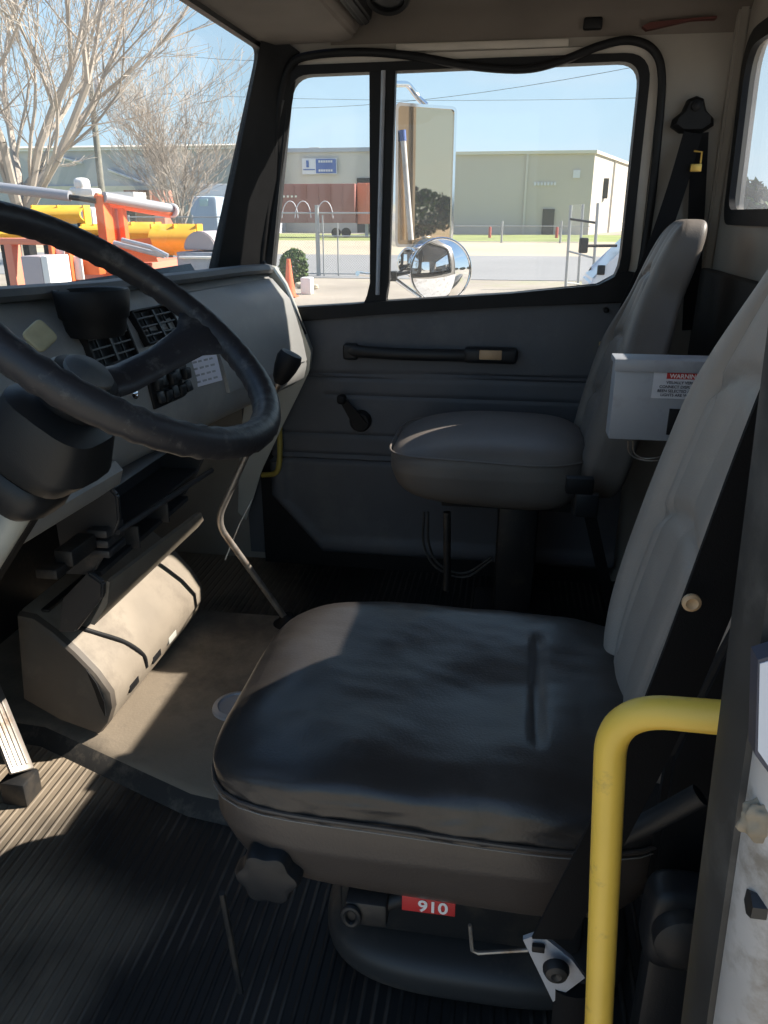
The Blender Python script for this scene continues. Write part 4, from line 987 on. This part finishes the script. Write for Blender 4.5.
# razor wire arcs
pts = []
rwg = obj('razor_wire', [tube([aX(x0+8*math.cos(a*PI/10)*(1 if True else 1)-0, 218-17*math.sin(a*PI/10), fx) for a in range(11)], .016, 5) for x0 in (272, 290, 303, 325)], M_label, g)
f2 = 72
fence(f2, aX(590, 230, f2).y, aX(455, 230, f2).y, aX(500, 226, f2).z-GZ, 'far chain link fence along the grass before the beige warehouse', [(aX(x, 230, f2).y, .09, aX(x, 221, f2).z-GZ) for x in (502, 561)])
M_redp = mat('red_post', (.45, .08, .06), .7)
for x, lab in ((490, 'short red post on the grass left of the warehouse door'), (557, 'short red post on the grass right of the warehouse door')):
    p = aX(x, 230, 88); tag(obj('marker_post', lathe([(.16, 0), (.16, 1.0), (.1, 1.12)], Matrix.Translation(Vector((88, p.y, GZ))), 10), M_redp), lab, 'post', 'red marker posts')
# open gate
gx = 27
g = thing('gate', 'open tall chain link gate standing edge on before the warehouse', 'gate', (gx+1, aX(583, 280, gx+1).y, GZ))
def gp_(px, py, X): return aX(px, py, X)
G1 = [gp_(571, 205, 26), gp_(566, 283, 26)]; G2 = [gp_(583, 204, 27.5), gp_(578, 284, 27.5)]; G3 = [gp_(598, 203, 25), gp_(596, 250, 25)]
for P in (G1, G2): P[1].z = GZ+.1
G3[1].z = GZ+.1
for P in (G1, G2, G3): obj('gate_post', tube(P, .045, 8), M_galv, g)
obj('rail', tube([gp_(570, 219, 26), gp_(597, 223, 25)], .035, 6), M_dark, g)
obj('rail', tube([gp_(568, 251, 26), gp_(594, 258, 25)], .03, 6), M_galv, g)
obj('rail', tube([gp_(566, 283, 26), gp_(579, 284, 27.5)], .03, 6), M_galv, g)
bm = bmesh.new(); V = [bm.verts.new(p) for p in (G1[1], G2[1], G2[0], G1[0])]; bm.faces.new(V); obj('mesh', bm, M_link, g, smooth=False)
# shrub, cone, stones
M_leaf = mat('shrub_leaf', (.06, .11, .03), .8, var=.4, vscale=6)
M_leaf2 = mat('shrub_leaf_light', (.10, .15, .04), .8)
def shrub(name, label, c, rx, rz, seed, n=1500, size=.07, cat='shrub', mats=None, group=None):
    rnd = random.Random(seed); bm = bmesh.new(); c = Vector(c)
    for i in range(n):
        d = Vector((rnd.gauss(0, 1), rnd.gauss(0, 1), rnd.gauss(0, 1))).normalized(); r = rnd.uniform(.55, 1)**.5*(1+.12*noise.noise(d*2))
        p = c+Vector((d.x*rx*r, d.y*rx*r, max(-rz+.02, d.z*rz*r))); a = Vector((rnd.gauss(0, 1), rnd.gauss(0, 1), rnd.gauss(0, 1))).normalized(); b = a.orthogonal().normalized()
        V = [bm.verts.new(p+a*size), bm.verts.new(p+b*size*.6), bm.verts.new(p-a*size), bm.verts.new(p-b*size*.6)]; bm.faces.new(V).material_index = rnd.random() < .35
    g = thing(name, label, cat, (c.x, c.y, c.z-rz), group)
    obj('foliage', bm, mats or [M_leaf, M_leaf2], g, smooth=False)
    obj('stem', tube([(c.x, c.y, c.z-rz), (c.x, c.y, c.z)], .05*max(1, rz/1.5), 6), M_bark, g)
    return g
c = aX(293, 245, 27); shrub('round_shrub', 'round green shrub behind the chain link fence post', (c.x, c.y, GZ+.62), .50, .62, 3)
M_stone = mat('pale_stone', (.60, .52, .38), .9, var=.3, vscale=2)
for i, (px, sz, lab) in enumerate(((299, .13, 'pale stone pile piece nearest the round shrub'), (306, .14, 'pale stone lying right of the round shrub'), (313.5, .11, 'small pale stone against the fence post'))):
    c = aX(px, 263, 26.2-i*.2); bm = squad(c.x, c.y, GZ+sz*.7, sz, sz*1.2, sz*.75, 2.5, 4, lambda q: q*(1+.25*noise.noise(q*2+Vector((i, 0, 0))))); tag(obj('stone', bm, M_stone), lab, 'stone', 'pale stones by the fence')
M_cone = mat('cone_orange', (.80, .15, .06), .6); M_conew = mat('cone_white', (.8, .78, .75), .5)
cb = aZ(290, 297, GZ)
g = thing('traffic_cone', 'orange traffic cone with a white band outside the quarter glass', 'traffic cone', tuple(cb))
hc = aX(290, 259, cb.x).z-GZ; Mt = Matrix.Translation(Vector((cb.x, cb.y, GZ)))
obj('cone_body', lathe([(.19, .03), (.12, hc*.45), (.055, hc)], Mt, 20), M_cone, g)
obj('reflective_band', lathe([(.116, hc*.48), (.088, hc*.70), (.084, hc*.70)], Mt, 20), M_conew, g)
obj('cone_base', box(cb.x-.22, cb.x+.22, cb.y-.22, cb.y+.22, GZ, GZ+.04, .01), M_cone, g)
tag(obj('plastic_tub', [box(cb.x+.8, cb.x+1.2, cb.y-.45, cb.y-.12, GZ, GZ+.5, .03)], M_conew), 'white tub on the ground right behind the traffic cone', 'tub')
# white pickup at the window's rear corner
M_car = mat('white_car_paint', (.72, .73, .78), .3, coat=.4); M_cg = mat('car_glass', (.05, .06, .07), .08)
cx = 17.5
c0 = aX(592, 290, cx)
g = thing('pickup_truck', 'white pickup truck partly hidden by the rear edge of the passenger window', 'truck', (cx, c0.y-2.5, GZ))
yf = aX(590, 270, cx).y
prof = [(yf, GZ+.45), (yf-.02, GZ+1.0), (yf-.25, GZ+1.15), (yf-.55, GZ+1.55), (yf-.95, aX(612, 232, cx).z), (yf-2.6, aX(612, 232, cx).z+.05), (yf-3.0, GZ+1.2), (yf-5, GZ+1.2), (yf-5.0, GZ+.45)]
obj('body', prism(prof, 'X', cx, cx+1.9, .06), M_car, g)
wd = [(yf-.52, GZ+1.22), (yf-.62, GZ+1.5), (yf-.98, aX(612, 236, cx).z), (yf-1.5, aX(612, 236, cx).z), (yf-1.5, GZ+1.22)]
obj('side_window', prism(wd, 'X', cx-.02, cx+.01), M_cg, g)
for k in range(2): obj('wheel', lathe([(.38, 0), (.38, .22), (.2, .24), (.0001, .24)], frame((cx+.2, yf-.6-3.4*k, GZ+.38), (0, 1, 0), (0, 0, 1)), 20), M_tire, g)
mb = aX(585, 246, cx-.25)
obj('side_mirror', box(cx-.32, cx-.15, mb.y-.06, mb.y+.12, mb.z-.14, mb.z+.16, .03), M_black, g)
obj('mirror_arm', tube([(cx-.2, mb.y, mb.z), (cx+.05, yf-.5, mb.z)], .03, 6), M_black, g)
dhd = aX(601, 270, cx); obj('door_handle', box(cx-.05, cx+.01, dhd.y-.08, dhd.y+.08, dhd.z-.1, dhd.z+.1, .02), M_black, g)
# ---- equipment in the yard, seen through the windshield
M_or = mat('machine_orange', (.80, .16, .04), .5, var=.1, vscale=2); M_or2 = mat('machine_orange_faded', (.72, .25, .16), .6)
M_yl = mat('plow_yellow', (.90, .48, .05), .5, var=.12, vscale=2); M_gy = mat('machine_grey', (.30, .31, .34), .5); M_mv = mat('mauve_grey', (.42, .37, .38), .6); M_wh = mat('machine_white', (.78, .76, .73), .5)
EX = 13
def P(px, py, X=EX): return aX(px, py, X)
def pbox(px0, py0, px1, py1, X, dx, bev=.02): a = P(px0, py0, X); b = P(px1, py1, X); return box(X, X+dx, min(a.y, b.y), max(a.y, b.y), min(a.z, b.z), max(a.z, b.z), bev)
def gbox(px0, py0, px1, X, dx, bev=.02): a = P(px0, py0, X); b = P(px1, py0, X); return box(X, X+dx, min(a.y, b.y), max(a.y, b.y), GZ, a.z, bev)
g = thing('aerial_lift', 'orange boom lift with twin uprights and a long grey and orange boom', 'machine', (EX, P(105, 250).y, GZ))
obj('upright', gbox(93, 195, 102, EX, .3), M_or, g)
obj('upright', gbox(107, 203, 113, EX+.4, .15), M_or, g)
obj('upright', gbox(116, 203, 122, EX+.4, .15), M_or, g)
obj('boom', tube([P(96, 199, EX+.1), P(170, 212, EX+1.2)], .10, 14), M_or, g)
obj('boom_sleeve', tube([P(104, 197, EX+.05), P(172, 209, EX+1.2)], .085, 14), M_gy, g)
obj('boom_cap', lathe([(.12, 0), (.12, .06), (.09, .07), (.09, .03)], frame(P(173, 210.5, EX+1.2), (1, 0, 0), (0, 0, 1)) @ Matrix.Rotation(-PI/2, 4, 'Y') @ Matrix.Rotation(0, 4, 'X'), 20), M_conew, g)
obj('rear_boom', tube([P(-30, 184, EX), P(70, 196, EX)], .085, 14), M_gy, g)
obj('rear_boom_tip', tube([P(60, 195.5, EX), P(96, 201, EX)], .045, 10), M_dark, g)
obj('chassis', gbox(60, 262, 150, EX+.5, 1.8), M_or2, g)
obj('hood', loft([[P(112, 262, EX-.2), P(118, 240, EX-.2), P(150, 238, EX-.2), P(158, 262, EX-.2)], [P(112, 262, EX+.6), P(118, 240, EX+.6), P(150, 238, EX+.6), P(158, 262, EX+.6)]]), M_or, g)
obj('side_tube', tube([P(114, 243, EX-.3), P(165, 256, EX-.3)], .045, 8), M_alu, g)
obj('side_tube', tube([P(122, 240, EX-.4), P(150, 247, EX-.4), P(168, 256, EX-.4)], .04, 8), M_alu, g)
g = thing('orange_gantry', 'orange steel frame with white panels below the grey boom at left', 'frame', (EX-1, P(50, 270, EX-1).y, GZ))
obj('column', gbox(3, 244, 11, EX-1, .25), M_or2, g); obj('cross_beam', pbox(-20, 238, 46, 245, EX-1, .2), M_or2, g)
obj('column', gbox(47, 243, 51, EX-1, .2), M_or, g); obj('column', gbox(64, 250, 69, EX-1, .2), M_or, g)
obj('rung', pbox(48, 256, 67, 258, EX-1, .1), M_or, g)
obj('white_panel', pbox(50, 246, 65, 256, EX-.9, .05), M_wh, g); obj('white_panel', pbox(50, 259, 65, 280, EX-.9, .05), M_mv, g); obj('white_panel', pbox(70, 256, 84, 280, EX-.9, .05), M_wh, g)
obj('orange_panel', pbox(69, 252, 100, 275, EX-.8, .3), M_or, g)
g = thing('equipment_cabinet', 'mauve grey cabinet with a white side panel behind the steering wheel', 'cabinet', (EX-1, P(30, 270, EX-1).y, GZ))
obj('cabinet_body', gbox(20, 256, 40, EX-1.9, .6), M_mv, g); obj('side_panel', gbox(40, 256, 47, EX-1.9, .6), M_wh, g)
# yellow plows: curved blades
def plow(px0, px1, pyt, pyb, X, label):
    a = P(px0, pyt, X); b = P(px1, pyt, X); zb = P(px0, pyb, X).z; h = a.z-zb; y0, y1 = min(a.y, b.y), max(a.y, b.y)
    g = thing('snow_plow', label, 'plow', (X, (y0+y1)/2, GZ), 'yellow plow blades')
    prof = [(X+.35-.35*math.sin(t*PI), zb+h*t) for t in [k/8 for k in range(9)]]; pr = prof+[(x+.06, z) for x, z in prof[::-1]]
    obj('blade', prism(pr, 'Y', y0, y1), M_yl, g)
    n = max(2, int((y1-y0)/.8))
    obj('rib', [box(X+.2, X+.5, y0+(y1-y0)*k/n-.02, y0+(y1-y0)*k/n+.02, zb, a.z) for k in range(n+1)], M_yl, g)
    obj('stand', [box(X+.3, X+.6, y0+.1, y0+.25, GZ, zb+.1), box(X+.3, X+.6, y1-.25, y1-.1, GZ, zb+.1)], M_dark, g)
plow(26, 78, 205, 224, 18, 'yellow plow blade under the long grey boom at left')
plow(76, 100, 224, 236, 16.5, 'short yellow plow blade left of the orange uprights')
plow(102, 150, 222, 244, 16, 'yellow plow blade right of the orange uprights')
plow(146, 192, 224, 256, 15.5, 'large yellow plow blade nearest the grey drum')
plow(-15, 22, 228, 240, 17, 'yellow plow blade at the far left edge')
g = thing('salt_spreader', 'grey spreader with rounded top on white sheets beside the windshield pillar', 'machine', (13, P(200, 250, 13).y, GZ))
cc = P(200, 252, 13); 
arc = [(cc.y+.29*math.cos(a*PI/14), P(200, 250, 13).z+.30*math.sin(a*PI/14)) for a in range(15)]
obj('rounded_cover', prism(arc, 'X', 13, 13.8, .02), M_mv, g)
obj('base', gbox(176, 252, 216, 12.9, 1), M_alu, g); obj('white_sheet', pbox(178, 256, 214, 259, 12.85, .6), M_wh, g)
g = thing('white_cab', 'small white machine cab beside the utility pole', 'machine', (20, P(82, 220, 20).y, GZ))
obj('cab_body', [gbox(79, 207, 92, 20, .8, .05)], M_wh, g)
obj('cab_top', [squad(P(82, 184, 20).x, P(82, 184, 20).y, P(82, 184, 20).z, .2, .17, .15, 3, 5), squad(20, P(77, 191, 20).y, P(77, 191, 20).z, .2, .15, .10, 3, 5), pbox(73, 188, 93, 196, 19.8, .5, .05)], M_wh, g)
# pale parked truck
kx = 48
g = thing('box_truck', 'pale blue grey truck with a white box behind the spreading bare tree', 'truck', (kx, P(210, 230, kx).y, GZ))
obj('cab', gbox(188, 196, 216, kx, 2, .2), mat('blue_grey_truck', (.42, .50, .58), .4), g)
obj('cargo_box', pbox(198, 184, 240, 212, kx+2.2, 2.5, .05), M_wh, g)
obj('cab_window', pbox(199, 199, 208, 206, kx-.05, .1), mat('pale_glass', (.45, .6, .6), .2), g)
for k in range(2): obj('wheel', lathe([(.5, 0), (.5, .3), (.25, .32), (.0001, .3)], frame((kx+.2, P(199+13*k, 230, kx).y, GZ+.5), (0, 1, 0), (0, 0, 1)), 18), M_tire, g)
g = thing('white_trailer', 'low white trailer row before the grey warehouse', 'trailer', (70, P(110, 200, 70).y, GZ))
obj('trailer_body', pbox(95, 192, 135, 205, 70, 2.5), M_wh, g); obj('trailer_wheel', [lathe([(.5, 0), (.5, .3), (.0001, .3)], frame((70.3, P(x, 215, 70).y, GZ+.5), (0, 1, 0), (0, 0, 1)), 14) for x in (105, 128)], M_tire, g); obj('support_beam', gbox(96, 204, 134, 70.6, .3), M_dark, g)
tag(obj('orange_dumpster', pbox(152, 190, 166, 232, 60, 2), M_tr2), 'orange red bin beside the white trailer behind the tree trunk', 'bin')
f3 = 36
fence(f3, P(245, 240, f3).y, P(120, 240, f3).y, P(170, 217, f3).z-GZ, 'chain link fence behind the yellow plow blades', [(P(x, 230, f3).y, .05, P(170, 215, f3).z-GZ) for x in (130, 193, 240)])

# ---- mirrors outside the door
M_mirt = mat('bronze_mirror', (.60, .47, .32), .015, metal=1)
M_mir = mat('mirror_glass', (.92, .93, .95), .01, metal=1)
g = thing('side_mirror', 'tall rectangular side mirror on a bent arm outside the passenger window', 'mirror', (3.0, .33, 1.0))
mc = (aX(398, 105, 3.0)+aX(450, 247, 3.0))/2
n2 = Vector((-.80, -.60, 0)).normalized(); ux_ = Vector((n2.y, -n2.x, 0)); 
hwid = (aX(396, 170, 3.0).y-aX(451, 170, 3.0).y)/2/abs(ux_.y)
hh = (aX(424, 105, 3.0).z-aX(424, 247, 3.0).z)/2
MM = frame(mc, ux_, (0, 0, 1))
if (MM.to_3x3() @ Vector((0, 0, 1))).dot(n2) < 0: MM = frame(mc, -ux_, (0, 0, 1))
FM = lambda p, t: MM @ Vector((p[0], p[1], t))
rec = lambda a, b, r: rpoly([(-a, -b), (a, -b), (a, b), (-a, b)], r)
obj('mirror_frame', [ring(rec(hwid, hh, .02), rec(hwid-.010, hh-.010, .014), FM, -.01, .008), ring(rec(hwid, hh, .02), [p*.001 for p in rec(hwid, hh, .02)], FM, -.025, -.009)], M_chrome, g)
obj('mirror_glass', ring(rec(hwid-.009, hh-.009, .014), [p*.001 for p in rec(hwid, hh, .02)], FM, -.002, .003), M_mirt, g, smooth=False)
obj('upper_arm', tube(fillet([mc+Vector((.02, 0, hh)), aX(418, 98, 3.02), aX(408, 84, 3.0), aX(392, 84, 2.85), Vector((2.60, .50, 1.66))], .03, 5), .010, 10), M_chrome, g)
obj('vertical_bar', tube([aX(403, 138, 2.93), aX(411, 240, 2.93)], .010, 12), M_white, g)
obj('bar_tip', tube([aX(402.5, 130, 2.93), aX(403.2, 141, 2.93)], .0115, 12), M_blue, g)
obj('lower_arm', tube([Vector((2.60, .50, 1.02)), aX(392, 277, 2.95), aX(421, 298, 2.95)], .008, 10), M_chrome, g)
obj('bracket', [box(2.94, 2.98, aX(397, 276, 2.96).y, aX(386, 276, 2.96).y, aX(390, 281, 2.96).z, aX(390, 271, 2.96).z, .004), tube([aX(395, 275, 2.96), aX(420, 270, 3.0)], .007, 8)], M_dark, g)
g = thing('convex_mirror', 'round convex mirror in a chrome rim below the tall side mirror', 'mirror', aX(441, 300, 2.98))
def cap(c, r, nrm, R, oval=1.0):
    nrm = Vector(nrm).normalized(); sx_ = Vector((0, 0, 1)).cross(nrm).normalized(); M = frame(c, sx_, (0, 0, 1)); pr = []
    for k in range(9):
        a = r*(1-k/8); pr.append((max(a, .0002), math.sqrt(R*R-a*a)-math.sqrt(R*R-r*r)))
    return pr, M
rc_ = (aX(412, 271, 2.98).y-aX(470, 271, 2.98).y)/2
pr, M = cap(aX(441, 271, 2.98), rc_*1.05, (-.93, -.36, .05), .22)
obj('mirror_glass', lathe([(rc_*1.05, -.004)]+pr, M, 40), M_mir, g)
obj('rim', tube([M @ Vector((rc_*1.07*math.cos(a*PI/20), rc_*1.07*math.sin(a*PI/20), 0)) for a in range(40)], .0045, 8, closed=True), M_chrome, g)
obj('back_shell', lathe([(rc_*1.07, 0), (rc_*.9, -.03), (.01, -.045)], M, 32), M_chrome, g)
obj('mount_stem', tube([M @ Vector((0, 0, -.04)), aX(421, 298, 2.98)], .007, 8), M_dark, g)
g = thing('small_mirror', 'smaller oval mirror tucked behind the round convex mirror', 'mirror', aX(412, 262, 3.0))
pr, M = cap(aX(412, 262, 3.02), .052, (-.95, -.25, .15), .2)
obj('mirror_glass', lathe([(.052, -.004)]+pr, M, 32), M_mir, g)
obj('rim', tube([M @ Vector((.053*math.cos(a*PI/18), .053*math.sin(a*PI/18), 0)) for a in range(36)], .0035, 8, closed=True), M_chrome, g)
obj('mount_stem', tube([M @ Vector((0, 0, -.004)), aX(396, 275, 2.97)], .005, 8), M_dark, g)
# door skin outside so the truck side shows in the mirrors
struct('trim_13', [box(2.555, 2.57, -.65, 1.0, -.9, .86, .01)], M_white)
# trees behind, seen through the rear window and in the mirrors
M_far = mat('far_trees', (.05, .055, .04), .9, var=.4, vscale=.5)
far = [(44, -11.0, 2.2, 1.9, 'dark evergreen nearest the left edge of the rear window'), (52, -18, 3, 2.4, 'dark evergreen seen low in the rear window at the right edge'), (35, -62, 9.5, 2.2, 'broad dark tree clump behind the truck, farthest to the passenger side'), (14, -66, 9.5, 2.3, 'broad dark tree clump behind the truck, second from the passenger side'), (-8, -66, 9.5, 2.2, 'broad dark tree clump straight behind the truck'), (-30, -66, 9.5, 2.4, 'broad dark tree clump behind the truck on the driver side')]
for i, (x, y, r, h, lab) in enumerate(far):
    shrub('evergreen_tree', lab, (x, y, GZ+h), r, h, 20+i, 5000, .3, 'tree', [M_far, M_leaf], 'dark evergreens behind the truck')
